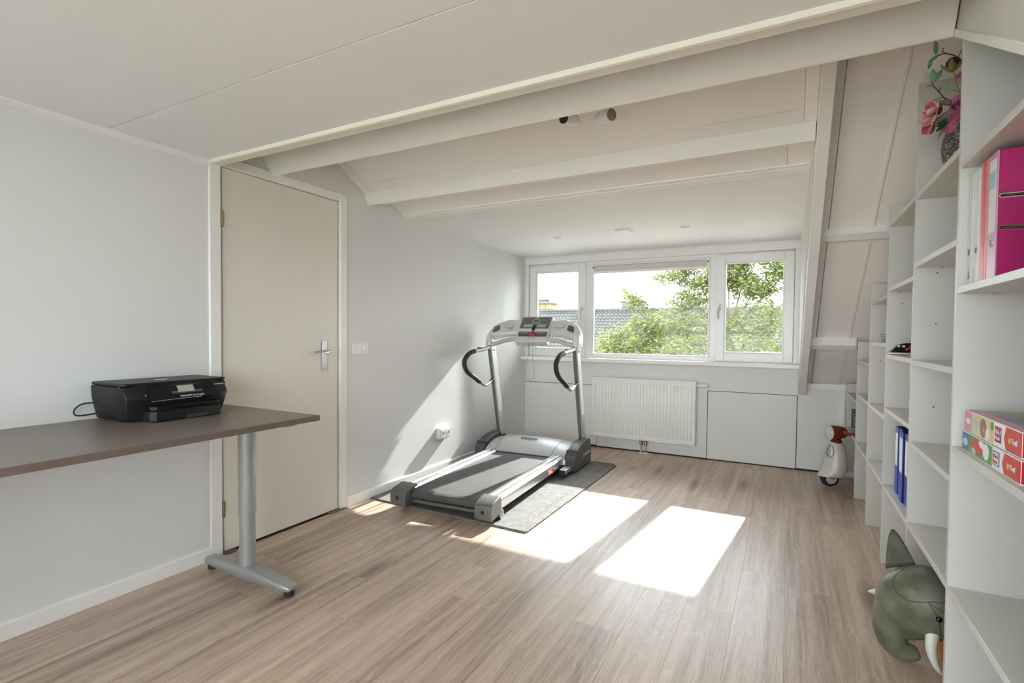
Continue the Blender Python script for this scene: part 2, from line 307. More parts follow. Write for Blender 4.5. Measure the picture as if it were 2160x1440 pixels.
class MB:
    def __init__(s): s.v = []; s.f = []
    def add(s, vs_, fs_):
        o = len(s.v); s.v += [tuple(p) for p in vs_]; s.f += [tuple(i + o for i in q) for q in fs_]; return s
    def box(s, x0, x1, y0, y1, z0, z1):
        return s.add([(x0, y0, z0), (x1, y0, z0), (x1, y1, z0), (x0, y1, z0), (x0, y0, z1), (x1, y0, z1), (x1, y1, z1), (x0, y1, z1)],
                     [(0, 3, 2, 1), (4, 5, 6, 7), (0, 1, 5, 4), (1, 2, 6, 5), (2, 3, 7, 6), (3, 0, 4, 7)])
    def prism(s, poly, axis, a, b):
        n = len(poly)
        def P(p, t):
            return (t, p[0], p[1]) if axis == 'x' else (p[0], t, p[1]) if axis == 'y' else (p[0], p[1], t)
        vs_ = [P(p, a) for p in poly] + [P(p, b) for p in poly]
        return s.add(vs_, [tuple(range(n))[::-1], tuple(range(n, 2 * n))] + [(i, (i + 1) % n, n + (i + 1) % n, n + i) for i in range(n)])
    def tube(s, pts, r, n=10, sx=1.0):
        pts = [Vector(p) for p in pts]; k = len(pts)
        rs = r if isinstance(r, (list, tuple)) else [r] * k
        t0 = (pts[1] - pts[0]).normalized()
        ref = Vector((0, 0, 1)) if abs(t0.z) < 0.9 else Vector((1, 0, 0))
        nv = t0.cross(ref).normalized()
        vs_ = []
        for i in range(k):
            t = ((pts[min(i + 1, k - 1)] - pts[max(i - 1, 0)]).normalized())
            nv = (nv - t * nv.dot(t)); nv = nv.normalized() if nv.length > 1e-6 else t.orthogonal().normalized()
            bv = t.cross(nv)
            for j in range(n):
                a = 2 * math.pi * j / n
                vs_.append(pts[i] + nv * math.cos(a) * rs[i] * sx + bv * math.sin(a) * rs[i])
        fs_ = [(i * n + j, i * n + (j + 1) % n, (i + 1) * n + (j + 1) % n, (i + 1) * n + j) for i in range(k - 1) for j in range(n)]
        fs_ += [tuple(range(n))[::-1], tuple((k - 1) * n + j for j in range(n))]
        return s.add(vs_, fs_)
    def cyl(s, c, axis, r, h0, h1, n=16):
        c = Vector(c); d = {'x': Vector((1, 0, 0)), 'y': Vector((0, 1, 0)), 'z': Vector((0, 0, 1))}[axis] if isinstance(axis, str) else Vector(axis).normalized()
        return s.tube([c + d * h0, c + d * h1], r, n)
    def lathe(s, prof, c, n=20, axis='z'):
        vs_ = []
        for r, h in prof:
            for j in range(n):
                a = 2 * math.pi * j / n
                p = (r * math.cos(a), r * math.sin(a), h)
                if axis == 'x': p = (p[2], p[0], p[1])
                if axis == 'y': p = (p[1], p[2], p[0])
                vs_.append((c[0] + p[0], c[1] + p[1], c[2] + p[2]))
        k = len(prof)
        fs_ = [(i * n + j, i * n + (j + 1) % n, (i + 1) * n + (j + 1) % n, (i + 1) * n + j) for i in range(k - 1) for j in range(n)]
        fs_ += [tuple(range(n))[::-1], tuple((k - 1) * n + j for j in range(n))]
        return s.add(vs_, fs_)
    def ell(s, c, r, nu=16, nv=10, rot=None):
        vs_ = []; c = Vector(c)
        for i in range(1, nv):
            th = math.pi * i / nv
            for j in range(nu):
                a = 2 * math.pi * j / nu
                p = Vector((r[0] * math.sin(th) * math.cos(a), r[1] * math.sin(th) * math.sin(a), r[2] * math.cos(th)))
                if rot is not None: p = rot @ p
                vs_.append(c + p)
        top = Vector((0, 0, r[2])); bot = Vector((0, 0, -r[2]))
        if rot is not None: top = rot @ top; bot = rot @ bot
        vs_ += [c + top, c + bot]; T = len(vs_) - 2; B = T + 1
        fs_ = [(i * nu + j, (i + 1) * nu + j, (i + 1) * nu + (j + 1) % nu, i * nu + (j + 1) % nu) for i in range(nv - 2) for j in range(nu)]
        fs_ += [(T, j, (j + 1) % nu) for j in range(nu)] + [(B, (nv - 2) * nu + (j + 1) % nu, (nv - 2) * nu + j) for j in range(nu)]
        return s.add(vs_, fs_)
    def loft(s, rings, cap=True):
        n = len(rings[0]); vs_ = [p for r in rings for p in r]; k = len(rings)
        fs_ = [(i * n + j, i * n + (j + 1) % n, (i + 1) * n + (j + 1) % n, (i + 1) * n + j) for i in range(k - 1) for j in range(n)]
        if cap: fs_ += [tuple(range(n))[::-1], tuple((k - 1) * n + j for j in range(n))]
        return s.add(vs_, fs_)
    def sheet(s, grid):
        k = len(grid); n = len(grid[0]); vs_ = [p for r in grid for p in r]
        return s.add(vs_, [(i * n + j, i * n + j + 1, (i + 1) * n + j + 1, (i + 1) * n + j) for i in range(k - 1) for j in range(n - 1)])
    def mesh(s, name, mat, inv=None, smooth=30, recalc=True):
        me = bpy.data.meshes.new(name)
        vv = [inv @ Vector(p) for p in s.v] if inv is not None else s.v
        me.from_pydata(vv, [], s.f); me.update()
        if recalc:
            bm = bmesh.new(); bm.from_mesh(me); bmesh.ops.recalc_face_normals(bm, faces=bm.faces); bm.to_mesh(me); bm.free()
        me.materials.append(M[mat] if isinstance(mat, str) else mat)
        if smooth:
            me.shade_smooth(); me.set_sharp_from_angle(angle=math.radians(smooth))
        return me
    def build(s, name, mat, parent=None, bevel=0.0, seg=2, smooth=30, kind=None, label=None, local=False, sub=0, recalc=True):
        root = parent
        while root is not None and root.parent is not None: root = root.parent
        inv = None
        if root is not None and not local and root.name in WM: inv = WM[root.name].inverted()
        me = s.mesh(name, mat, inv, smooth, recalc)
        o = bpy.data.objects.new(name, me); COL.objects.link(o)
        if parent is not None: o.parent = parent
        if bevel:
            md = o.modifiers.new('bevel', 'BEVEL'); md.width = bevel; md.segments = seg; md.limit_method = 'ANGLE'; md.angle_limit = math.radians(40)
        if sub:
            md = o.modifiers.new('sub', 'SUBSURF'); md.levels = sub; md.render_levels = sub
        if kind: o['kind'] = kind
        if label: o['label'] = label
        return o

def tag(o, label, cat, group=None):
    o['label'] = label; o['category'] = cat
    if group: o['group'] = group
    return o
def struct(o, label=None):
    o['kind'] = 'structure'
    if label: o['label'] = label
    return o
def thing(name, label, cat, loc=(0, 0, 0), rz=0.0, group=None):
    o = bpy.data.objects.new(name, None); COL.objects.link(o); o.empty_display_size = 0.05
    o.location = loc; o.rotation_euler = (0, 0, rz)
    WM[o.name] = Matrix.Translation(loc) @ Matrix.Rotation(rz, 4, 'Z')
    return tag(o, label, cat, group)
def sthing(name, label=None, loc=(0, 0, 0)):
    o = bpy.data.objects.new(name, None); COL.objects.link(o); o.empty_display_size = 0.05; o.location = loc
    WM[o.name] = Matrix.Translation(loc)
    return struct(o, label)
def text(body, size, origin, right, up, mat, parent, name='lettering', extrude=0.0006, align='LEFT', shear=0.0, bold=0.0, label=None):
    """flat printed lettering as a thin mesh; right/up are world directions of the writing"""
    cu = bpy.data.curves.new('txt', 'FONT'); cu.body = body; cu.size = size; cu.extrude = extrude; cu.align_x = align; cu.shear = shear; cu.offset = bold
    cu.resolution_u = 3
    ob = bpy.data.objects.new('txt', cu); COL.objects.link(ob)
    dg = bpy.context.evaluated_depsgraph_get(); me = bpy.data.meshes.new_from_object(ob.evaluated_get(dg))
    bpy.data.objects.remove(ob); bpy.data.curves.remove(cu)
    r = Vector(right).normalized(); u = Vector(up); u = (u - r * u.dot(r)).normalized(); n = r.cross(u)
    mt = Matrix((r, u, n)).transposed().to_4x4(); mt.translation = Vector(origin)
    root = parent
    while root.parent is not None: root = root.parent
    if root.name in WM: mt = WM[root.name].inverted() @ mt
    me.transform(mt); me.materials.clear(); me.materials.append(M[mat]); me.name = name
    o = bpy.data.objects.new(name, me); COL.objects.link(o); o.parent = parent
    if label: o['label'] = label
    return o
def bez(pts, n=8):
    """Catmull-Rom through points"""
    P = [Vector(p) for p in pts]; P = [P[0] * 2 - P[1]] + P + [P[-1] * 2 - P[-2]]; out = []
    for i in range(1, len(P) - 2):
        for k in range(n):
            t = k / n
            out.append(0.5 * ((2 * P[i]) + (-P[i - 1] + P[i + 1]) * t + (2 * P[i - 1] - 5 * P[i] + 4 * P[i + 1] - P[i + 2]) * t * t + (-P[i - 1] + 3 * P[i] - 3 * P[i + 1] + P[i + 2]) * t ** 3))
    return out + [P[-2]]

# ------------------------------------------------------------------ the room
XL, XR, YB, YW = -2.70, 0.92, -1.30, 5.385
RS, RZ0 = 0.57, 0.80                      # roof slope and its height at the knee wall
roofz = lambda y: RZ0 + RS * (YW - y)

# floor of laminate planks
fl = MB().box(XL - 0.15, XR + 0.1, YB - 0.1, YW + 0.15, -0.16, -0.0115).build('floor', 'threshold', smooth=0); struct(fl)
PW, PL = 0.1975, 1.38
cache = {}
def plank_mesh(wd, ln):
    k = (round(wd, 3), round(ln, 3))
    if k not in cache:
        b = 0.0004; t = 0.0006
        mb = MB().add([(0, 0, -0.0115), (wd, 0, -0.0115), (wd, ln, -0.0115), (0, ln, -0.0115),
                       (0, 0, -t), (wd, 0, -t), (wd, ln, -t), (0, ln, -t),
                       (b, b, 0), (wd - b, b, 0), (wd - b, ln - b, 0), (b, ln - b, 0)],
                      [(4, 5, 9, 8), (5, 6, 10, 9), (6, 7, 11, 10), (7, 4, 8, 11), (8, 9, 10, 11), (0, 1, 5, 4), (1, 2, 6, 5), (2, 3, 7, 6), (3, 0, 4, 7)])
        cache[k] = mb.mesh('plank', 'floor', smooth=0)
    return cache[k]
i0 = int(math.floor((XL + 0.186) / PW)) - 1
for i in range(i0, 8):
    x0 = -0.186 + i * PW; x1 = x0 + PW
    x0c, x1c = max(x0, XL), min(x1, XR)
    if x1c - x0c < 0.005: continue
    ph = 2.93 if i == 0 else (2.93 + 0.46 * ((i * 2) % 3) + 0.37 * ((i * 7) % 5) / 5 + 0.2)
    k = math.floor((YB - ph) / PL); y = ph + k * PL
    while y < YW:
        a, b_ = max(y, YB), min(y + PL, YW - 0.004)
        if b_ - a > 0.01:
            o = bpy.data.objects.new('plank', plank_mesh(x1c - x0c - 0.0002, b_ - a - 0.0002)); COL.objects.link(o)
            o.location = (x0c, a, 0); o.parent = fl
        y += PL

# left wall with the doorway
wl_ = MB()
wl_.box(XL - 0.15, XL, YB - 0.1, 1.70, -0.0115, 3.4).box(XL - 0.15, XL, 2.57, YW + 0.2, -0.0115, 3.4).box(XL - 0.15, XL, 1.70, 2.57, 2.118, 3.4)
wl_.box(XL - 0.15, XL - 0.07, 1.70, 2.57, -0.0115, 2.118)
struct(wl_.build('wall_left', 'wall', smooth=0))
# right wall behind the bookcase, back wall with a window band behind the photographer
struct(MB().box(XR, XR + 0.12, YB - 0.1, YW + 0.15, -0.0115, 3.4).build('wall_right', 'wall', smooth=0))
bw = MB(); bx0, bx1, bz0, bz1 = -2.62, 0.84, 0.52, 2.08
bw.box(XL, bx0, YB - 0.12, YB, -0.0115, 2.9).box(bx1, XR, YB - 0.12, YB, -0.0115, 2.9).box(bx0, bx1, YB - 0.12, YB, -0.0115, bz0).box(bx0, bx1, YB - 0.12, YB, bz1, 2.9)
struct(bw.build('wall_back', 'wall', smooth=0))
wb = sthing('window_4', 'wide window band behind the photographer', ((bx0 + bx1) / 2, YB, bz0))
fr_ = MB()
fr_.box(bx0, bx1, YB - 0.09, YB - 0.02, bz0, bz0 + 0.06).box(bx0, bx1, YB - 0.09, YB - 0.02, bz1 - 0.06, bz1)
for xx in (bx0, -1.47, -0.34, bx1 - 0.06): fr_.box(xx, xx + 0.06, YB - 0.088, YB - 0.022, bz0 + 0.06, bz1 - 0.06)
fr_.build('window_frame', 'pvc', wb, 0.004)
for a, b_ in ((bx0 + 0.06, -1.47), (-1.41, -0.34), (-0.28, bx1 - 0.06)):
    MB().box(a, b_, YB - 0.06, YB - 0.054, bz0 + 0.06, bz1 - 0.06).build('pane', 'glass', wb, smooth=0)

# knee wall under the window with access panels
kw = MB(); g = 0.003
kw.box(XL, XR, YW + 0.02, YW + 0.15, -0.0115, 0.93)
wf = kw.build('wall_window', 'gap', smooth=0); struct(wf)
def kpanel(x0, x1, z0, z1): 
    o = MB().box(x0 + g, x1 - g, YW, YW + 0.022, z0 + g, z1 - g).build('panel', 'knee', wf, 0.0015); return o
kpanel(XL - 0.002, -1.82, 0.016, 0.672); kpanel(-0.683, 0.090, 0.006, 0.680); kpanel(0.090, 0.452, 0.012, 0.80)
MB().prism([(-1.818, 0.012), (-0.686, 0.012), (-0.686, 0.682), (0.095, 0.682), (0.095, 0.935), (XL, 0.935), (XL, 0.675), (-1.818, 0.675)], 'y', YW, YW + 0.022).build('panel', 'knee', wf, 0.001)
MB().box(0.455, XR, YW, YW + 0.022, 0.01, 0.80).build('panel', 'knee', wf, 0.001)
# ledge trim on top of the knee wall, under the slope
struct(MB().prism([(YW - 0.028, 0.752), (YW + 0.02, 0.752), (YW + 0.02, 0.80), (YW - 0.020, 0.80)], 'x', 0.16, XR).build('trim_7', 'trim', smooth=0))
struct(MB().box(0.440, 0.458, YW - 0.03, YW + 0.01, 0.0, 0.83).build('trim_8', 'trim', None, 0.002))

# flat ceiling of wide panels, near part
ce = MB().box(XL, XR, YB, 1.64, 2.129, 2.20).box(XL, XR, 1.60, 1.64, 2.20, 3.30).build('ceiling', 'gap', smooth=0); struct(ce)  # the tall second box is an unseen board added against a light leak
yj = [YB, -0.68, -0.05, 0.575, 1.195, 1.665]
for a, b_ in zip(yj[:-1], yj[1:]):
    MB().box(XL, 0.445, a + 0.0015, b_ - 0.0015, 2.115, 2.1295).build('panel', 'ceil', ce, 0.0015, 1)
struct(MB().prism([(1.645, 2.200), (1.645, 2.112), (1.652, 2.100), (1.664, 2.098), (1.668, 2.104), (1.712, 2.101), (1.715, 2.106), (1.715, 2.20)], 'x', XL, 0.455).build('trim_1', 'trimcream', smooth=20))
struct(MB().prism([(XL, 2.115), (XL, 2.088), (XL + 0.006, 2.090), (XL + 0.022, 2.107), (XL + 0.024, 2.115)], 'y', YB, 1.645).build('trim_2', 'trim', smooth=20))

# roof slope (room side) as panels with joints; left over the door area, right down to the knee wall
def slope_box(mb, x0, x1, ya, yb, o0, o1):
    """slab parallel to the roof between offsets o0 (inner) and o1 (outer), ya<yb"""
    k = math.hypot(1, RS)
    P = lambda y, o: (y - o * RS / k * 0, roofz(y) - o * k)
    return mb.prism([P(ya, o0), P(yb, o0), P(yb, o1), P(ya, o1)], 'x', x0, x1)
rc = slope_box(MB(), XL, 0.10, 0.9, 2.90, 0.030, -0.12)
slope_box(rc, 0.10, XR, 0.9, YW + 0.15, -0.02, -0.12)
rc = rc.build('ceiling_slope', 'roofpanel', smooth=0); struct(rc)
for x0, x1, ya, yb in ((XL, XL + 0.06, 0.9, 2.88), (XL + 0.0605, 0.0465, 0.9, 2.88), (0.047, 0.10, 0.9, 2.88),
                       (0.10, 0.197, 0.9, YW), (0.200, 0.409, 0.9, YW), (0.418, 0.70, 0.9, YW), (0.703, XR, 0.9, YW)):
    o_ = 0.053 if yb < 3 else 0.0
    slope_box(MB(), x0, x1, ya, yb, o_ + (0.004 if x1 - x0 < 0.065 else 0.0), o_ - 0.02).build('panel', 'roofpanel', rc, 0.002, 1)
for x0, x1 in ((XL, XL + 0.06), (XL + 0.0605, -0.02), (-0.0195, 0.10)):
    MB().prism([(2.86, 2.297), (3.225, 2.141), (3.225, 2.30), (2.86, 2.40)], 'x', x0, x1).build('panel', 'roofpanel', rc, 0.002, 1)
slope_box(MB(), XL + 0.061, 0.046, 2.715, 2.90, 0.057, 0.04).build('panel', 'roofpanel', rc, 0.003, 1)
slope_box(MB(), 0.4075, 0.4195, 0.9, YW, 0.006, -0.005).build('batten', 'trim', rc, 0.001, 1)
# rafter at the dormer edge
k_ = math.hypot(1, RS)
struct(MB().prism([(1.72, roofz(1.72) - 0.12 * k_), (5.325, roofz(5.325) - 0.12 * k_), (YW, 0.70), (YW, roofz(YW)), (1.72, roofz(1.72))], 'x', 0.100, 0.156).build('trim_3', 'trim', None, 0.003))
# dormer cheek, ceiling and fascia
struct(MB().prism([(3.02, 2.15), (YW + 0.15, 2.15), (YW + 0.15, 0.93), (YW, 0.70)], 'x', 0.092, 0.099).build('wall_cheek', 'wall', smooth=0))
struct(MB().prism([(3.02, 2.15), (YW + 0.15, 2.15), (YW + 0.15, 0.80), (YW, 0.80)], 'x', 0.14, 0.155).build('wall_cheek_outer', 'wall', smooth=0))
dzc = lambda y: 2.137 - 0.0155 * (y - 3.1)
dc = MB().prism([(3.225, dzc(3.225) + 0.014), (YW + 0.2, dzc(YW + 0.2) + 0.014), (YW + 0.2, 2.42), (2.86, 2.42), (2.86, 2.405), (3.225, 2.31)], 'x', XL, 0.155).build('ceiling_dormer', 'roofpanel', smooth=0); struct(dc)
dj = [3.06, 3.23, 3.705, 4.335, 4.975, YW + 0.02]
for a, b_ in zip(dj[1:-1], dj[2:]):
    MB().prism([(a + 0.0012, dzc(a)), (b_ - 0.0012, dzc(b_)), (b_ - 0.0012, dzc(b_) + 0.015), (a + 0.0012, dzc(a) + 0.015)], 'x', XL, 0.092).build('panel', 'ceil', dc, 0.001, 1)
# beams: big boxed beam, two purlins across the dormer opening, two purlins on the right slope
struct(MB().prism([(2.046, 2.138), (2.034, 2.141), (2.018, 2.160), (1.960, 2.240), (1.88, 2.33), (1.86, 2.60), (2.20, 2.56), (2.20, 2.27)], 'x', XL, 0.428).build('trim_4', 'beam', None, 0.004, 3, smooth=50))
struct(MB().prism([(2.776, 2.26), (2.784, 2.212), (2.800, 2.180), (2.826, 2.140), (2.90, 2.170), (2.92, 2.30)], 'x', XL, 0.097).build('trim_5', 'trim', None, 0.002))
struct(MB().prism([(3.19, 2.19), (3.200, 2.146), (3.29, 2.124), (3.31, 2.14), (3.31, 2.20)], 'x', XL, 0.093).build('trim_6', 'trim', None, 0.002))
def purlin(name, y_top, xa, xb, depth=0.10, width=0.105):
    d = Vector((1, -RS)).normalized(); n = Vector((-RS, -1)).normalized()
    p0 = Vector((y_top, roofz(y_top)))
    q = [p0 - n * 0.01, p0 + n * depth, p0 + n * depth + d * width, p0 - n * 0.01 + d * width]
    struct(MB().prism([tuple(v) for v in q], 'x', xa, xb).build(name, 'trim', None, 0.002))
purlin('trim_9', 3.545, 0.158, XR - 0.01, 0.045, 0.062)
purlin('trim_10', 4.660, 0.158, 0.460, 0.065, 0.072)
# boarded truss leg over the near end of the bookcase
tr_ = MB().prism([(2.070, 2.158), (0.60, 1.315), (0.60, 2.9), (2.070, 2.9)], 'x', 0.4425, 0.50).build('trim_11', 'gap', smooth=0); struct(tr_)
zt = lambda y: 2.158 - 0.574 * (2.070 - y)
for a, b_ in ((1.845, 2.085), (1.60, 1.843), (1.36, 1.598), (1.1, 1.358)):
    MB().prism([(a, zt(a) + 0.02), (b_, zt(b_) + 0.02), (b_, 2.9), (a, 2.9)], 'x', 0.4315, 0.443).build('panel', 'shelf', tr_, 0.001, 1)
MB().prism([(2.088, zt(2.088) - 0.004), (1.1, zt(1.1) - 0.004), (1.1, zt(1.1) + 0.022), (2.088, zt(2.088) + 0.022)], 'x', 0.428, 0.505).build('batten', 'trim', tr_, 0.002)

# baseboards
for a, b_ in ((YB, 1.655), (2.615, YW)):
    o = MB().prism([(XL, 0.0), (XL + 0.014, 0.0), (XL + 0.014, 0.062), (XL + 0.010, 0.070), (XL, 0.070)], 'y', a, b_)
    struct(o.build('baseboard_left', 'trim', smooth=0))

# ------------------------------------------------------------------ door
d = sthing('door_1', 'cream flush interior door with lever handle on the left wall', (XL, 2.13, 0))
ca = MB()
ca.box(XL - 0.07, XL + 0.012, 1.655, 1.715, 0.0, 2.16).box(XL - 0.07, XL + 0.012, 2.556, 2.614, 0.0, 2.16).box(XL - 0.07, XL + 0.0115, 1.715, 2.556, 2.107, 2.16)
ca.build('door_frame', 'trim', d, 0.003)
st = MB().box(XL - 0.07, XL - 0.012, 1.715, 1.734, 0.0, 2.107).box(XL - 0.07, XL - 0.03, 2.548, 2.556, 0.0, 2.107)
st.build('door_stop', 'trimcream', d, 0.002)
leaf = MB().box(XL - 0.045, XL - 0.006, 1.7352, 2.5455, 0.012, 2.104).build('door_leaf', 'door', d, 0.002)
for z in (1.83, 0.25):
    h = MB().cyl((XL + 0.003, 1.727, z), 'z', 0.0078, -0.042, 0.006, 12).build('hinge', 'brass', d, 0.001)
    MB().cyl((XL + 0.003, 1.727, z), 'z', 0.0078, 0.009, 0.042, 12).cyl((XL + 0.003, 1.727, z), 'z', 0.005, -0.045, 0.045, 8).build('knuckle', 'brass', h)
ha = MB().box(XL - 0.006, XL + 0.001, 2.408, 2.448, 0.965, 1.165).build('handle_plate', 'alu', d, 0.0015)
MB().cyl((XL, 2.430, 1.095), 'x', 0.010, 0.0, 0.045, 14).tube([(XL + 0.045, 2.442, 1.095), (XL + 0.047, 2.40, 1.095), (XL + 0.047, 2.335, 1.094), (XL + 0.036, 2.318, 1.093)], [0.009, 0.009, 0.008, 0.008], 12).build('lever', 'chrome', ha)
for z in (0.978, 1.152): MB().cyl((XL + 0.0008, 2.428, z), 'x', 0.003, 0, 0.001, 10).build('screw', 'charcoal', ha)
MB().box(XL - 0.05, XL + 0.018, 1.66, 1.79, 0.0, 0.010).box(XL - 0.05, XL + 0.018, 2.46, 2.60, 0.0, 0.010).build('threshold_strip', 'threshold', d, 0.003)

# ------------------------------------------------------------------ window wall: frame, sashes, glass, blind, sill
win = sthing('window_1', 'white three part window with sky roof and tree outside', (-1.3, YW, 0.965))
fm = MB()
wx0, wx1, wz0, wz1 = XL, 0.092, 0.965, 2.10
fm.box(wx0, wx1, YW + 0.02, YW + 0.08, wz0, wz0 + 0.045).box(wx0, wx1, YW + 0.02, YW + 0.08, 1.985, wz1)
for a, b_ in ((wx0, -2.625), (-1.985, -1.890), (-0.682, -0.600), (0.028, wx1)): fm.box(a, b_, YW + 0.02, YW + 0.08, wz0 + 0.045, 1.985)
fm.build('window_frame', 'pvc', win, 0.003)
MB().box(wx0, 0.094, YW - 0.028, YW + 0.02, 2.018, 2.092).build('fascia_board', 'trim', win, 0.003)
MB().box(wx0, 0.094, YW - 0.020, YW + 0.01, 2.090, 2.106).build('cover_strip', 'trim', win, 0.004)
MB().box(0.050, 0.095, YW - 0.02, YW + 0.02, 0.97, 2.02).build('reveal_strip', 'trim', win, 0.003)
MB().box(XL, XL + 0.045, YW - 0.012, YW + 0.02, 0.97, 2.02).build('reveal_strip', 'trim', win, 0.003)
def frame_ring(x0, x1, z0, z1, wd, y0, y1):
    return MB().box(x0, x0 + wd, y0, y1, z0, z1).box(x1 - wd, x1, y0, y1, z0, z1).box(x0 + wd, x1 - wd, y0, y1, z0, z0 + wd).box(x0 + wd, x1 - wd, y0, y1, z1 - wd, z1)
for x0, x1, hx in ((-2.642, -1.965, -2.000), (-0.624, 0.044, -0.583)):
    s_ = frame_ring(x0, x1, 0.978, 2.006, 0.078, YW - 0.004, YW + 0.05).build('sash', 'pvc', win, 0.004)
    frame_ring(x0 + 0.074, x1 - 0.074, 1.052, 1.932, 0.017, YW + 0.004, YW + 0.045).build('glazing_bead', 'pvc', s_, 0.006, 2)
    MB().box(x0 + 0.085, x1 - 0.085, YW + 0.028, YW + 0.034, 1.062, 1.922).build('pane', 'glass', s_, smooth=0)
    hd = MB().ell((hx, YW - 0.010, 1.505), (0.014, 0.012, 0.035)).build('handle', 'plastic_w', s_)
    MB().cyl((hx, YW - 0.01, 1.515), 'y', 0.010, -0.035, 0.0, 12).build('handle_knob', 'silver_lt', hd, 0.002)
    MB().tube([(hx, YW - 0.035, 1.515), (hx - 0.012, YW - 0.045, 1.48), (hx - 0.016, YW - 0.045, 1.43), (hx - 0.012, YW - 0.043, 1.385)], [0.009, 0.009, 0.008, 0.007], 10).build('lever', 'silver', hd)
for hx, zz in ((0.052, 1.945), (0.052, 1.02), (-2.650, 1.945), (-2.650, 1.02)):
    MB().box(hx - 0.007, hx + 0.007, YW - 0.014, YW + 0.0, zz - 0.04, zz + 0.04).build('hinge', 'plastic_w', win, 0.003)
fb = frame_ring(-1.892, -0.680, 1.004, 1.988, 0.018, YW + 0.010, YW + 0.05).build('glazing_bead', 'pvc', win, 0.006)
MB().box(-1.88, -0.69, YW + 0.028, YW + 0.034, 1.018, 1.975).build('pane', 'glass', win, smooth=0)
struct(MB().box(XL, 0.098, YW - 0.118, YW + 0.03, 0.930, 0.968).build('trim_12', 'trim', None, 0.003), 'white window sill board')
# roller blind, rolled up at the top of the middle pane
bl = thing('roller_blind', 'rolled up beige roller blind at the top of the middle pane', 'blind', (-1.288, YW, 1.885))
MB().box(-1.868, -0.704, YW + 0.000, YW + 0.025, 1.968, 1.977).box(-1.868, -0.704, YW - 0.004, YW + 0.020, 1.883, 1.908).build('blind_rail', 'blindcase', bl, 0.003)
MB().box(-1.868, -0.704, YW + 0.006, YW + 0.026, 1.908, 1.967).build('blind_cloth', 'blind', bl, 0.006, 3)
for xx in (-1.880, -0.702):
    e_ = MB().box(xx - 0.008, xx + 0.014, YW - 0.006, YW + 0.026, 1.882, 1.980).build('end_bracket', 'blindcase', bl, 0.003)
    MB().box(xx - 0.003, xx + 0.009, YW - 0.008, YW - 0.004, 1.940, 1.958).build('bracket_slot', 'black', e_)

# ------------------------------------------------------------------ bookcase
bkx0, bkx1 = 0.467, 0.905
PY = [1.475, 2.110, 2.745, 3.388, 4.022, 4.655, 5.318]
PT = [1.62, 2.48, 2.285, 1.925, 1.565, 1.185, 0.815]
bk = thing('bookcase', 'white open bookcase with staggered shelves stepping down under the roof slope', 'bookcase', (0.68, 3.4, 0))
TH = 0.0095
for y, zt_ in zip(PY, PT):
    yb_ = y + TH
    zz = min(zt_, roofz(yb_) - 0.012)
    MB().box(bkx0, bkx1, y - TH, y + TH, 0.0, zz).build('side_panel', 'shelf', bk, 0.0012, 1)
SH = [[0.427, 0.878, 1.381, 1.772], [0.430, 0.778, 1.126, 1.536, 1.824], [0.430, 0.846, 1.131, 1.484, 1.828],
      [0.434, 0.796, 1.189, 1.451], [0.433, 0.799, 1.050], [0.442, 0.738]]
for i, zs in enumerate(SH):
    for z in zs:
        fx = bkx0 + 0.001
        if z > roofz(PY[i + 1]) - 0.05: continue
        MB().box(fx, bkx1, PY[i] + TH, PY[i + 1] - TH, z - 0.022, z).build('shelf_board', 'shelf', bk, 0.0012, 1)
# peg holes in the camera-facing sides of the panels
for (i, xs, z) in ((2, 0.545, 1.49), (2, 0.545, 1.28), (2, 0.545, 0.93), (3, 0.532, 1.51), (3, 0.531, 1.40), (4, 0.526, 1.07), (4, 0.526, 0.985), (4, 0.532, 0.74), (5, 0.505, 0.77)):
    MB().cyl((xs, PY[i] - TH, z), 'y', 0.0032, -0.0006, 0.003, 8).build('peg_hole', 'gap', bk)
for (i, xs, z) in ((1, 0.56, 1.381), (2, 0.56, 1.536), (3, 0.52, 1.484)):
    MB().cyl((xs, PY[i] - TH - 0.004, z - 0.024), 'z', 0.004, -0.002, 0.004, 8).build('shelf_pin', 'brass', bk)

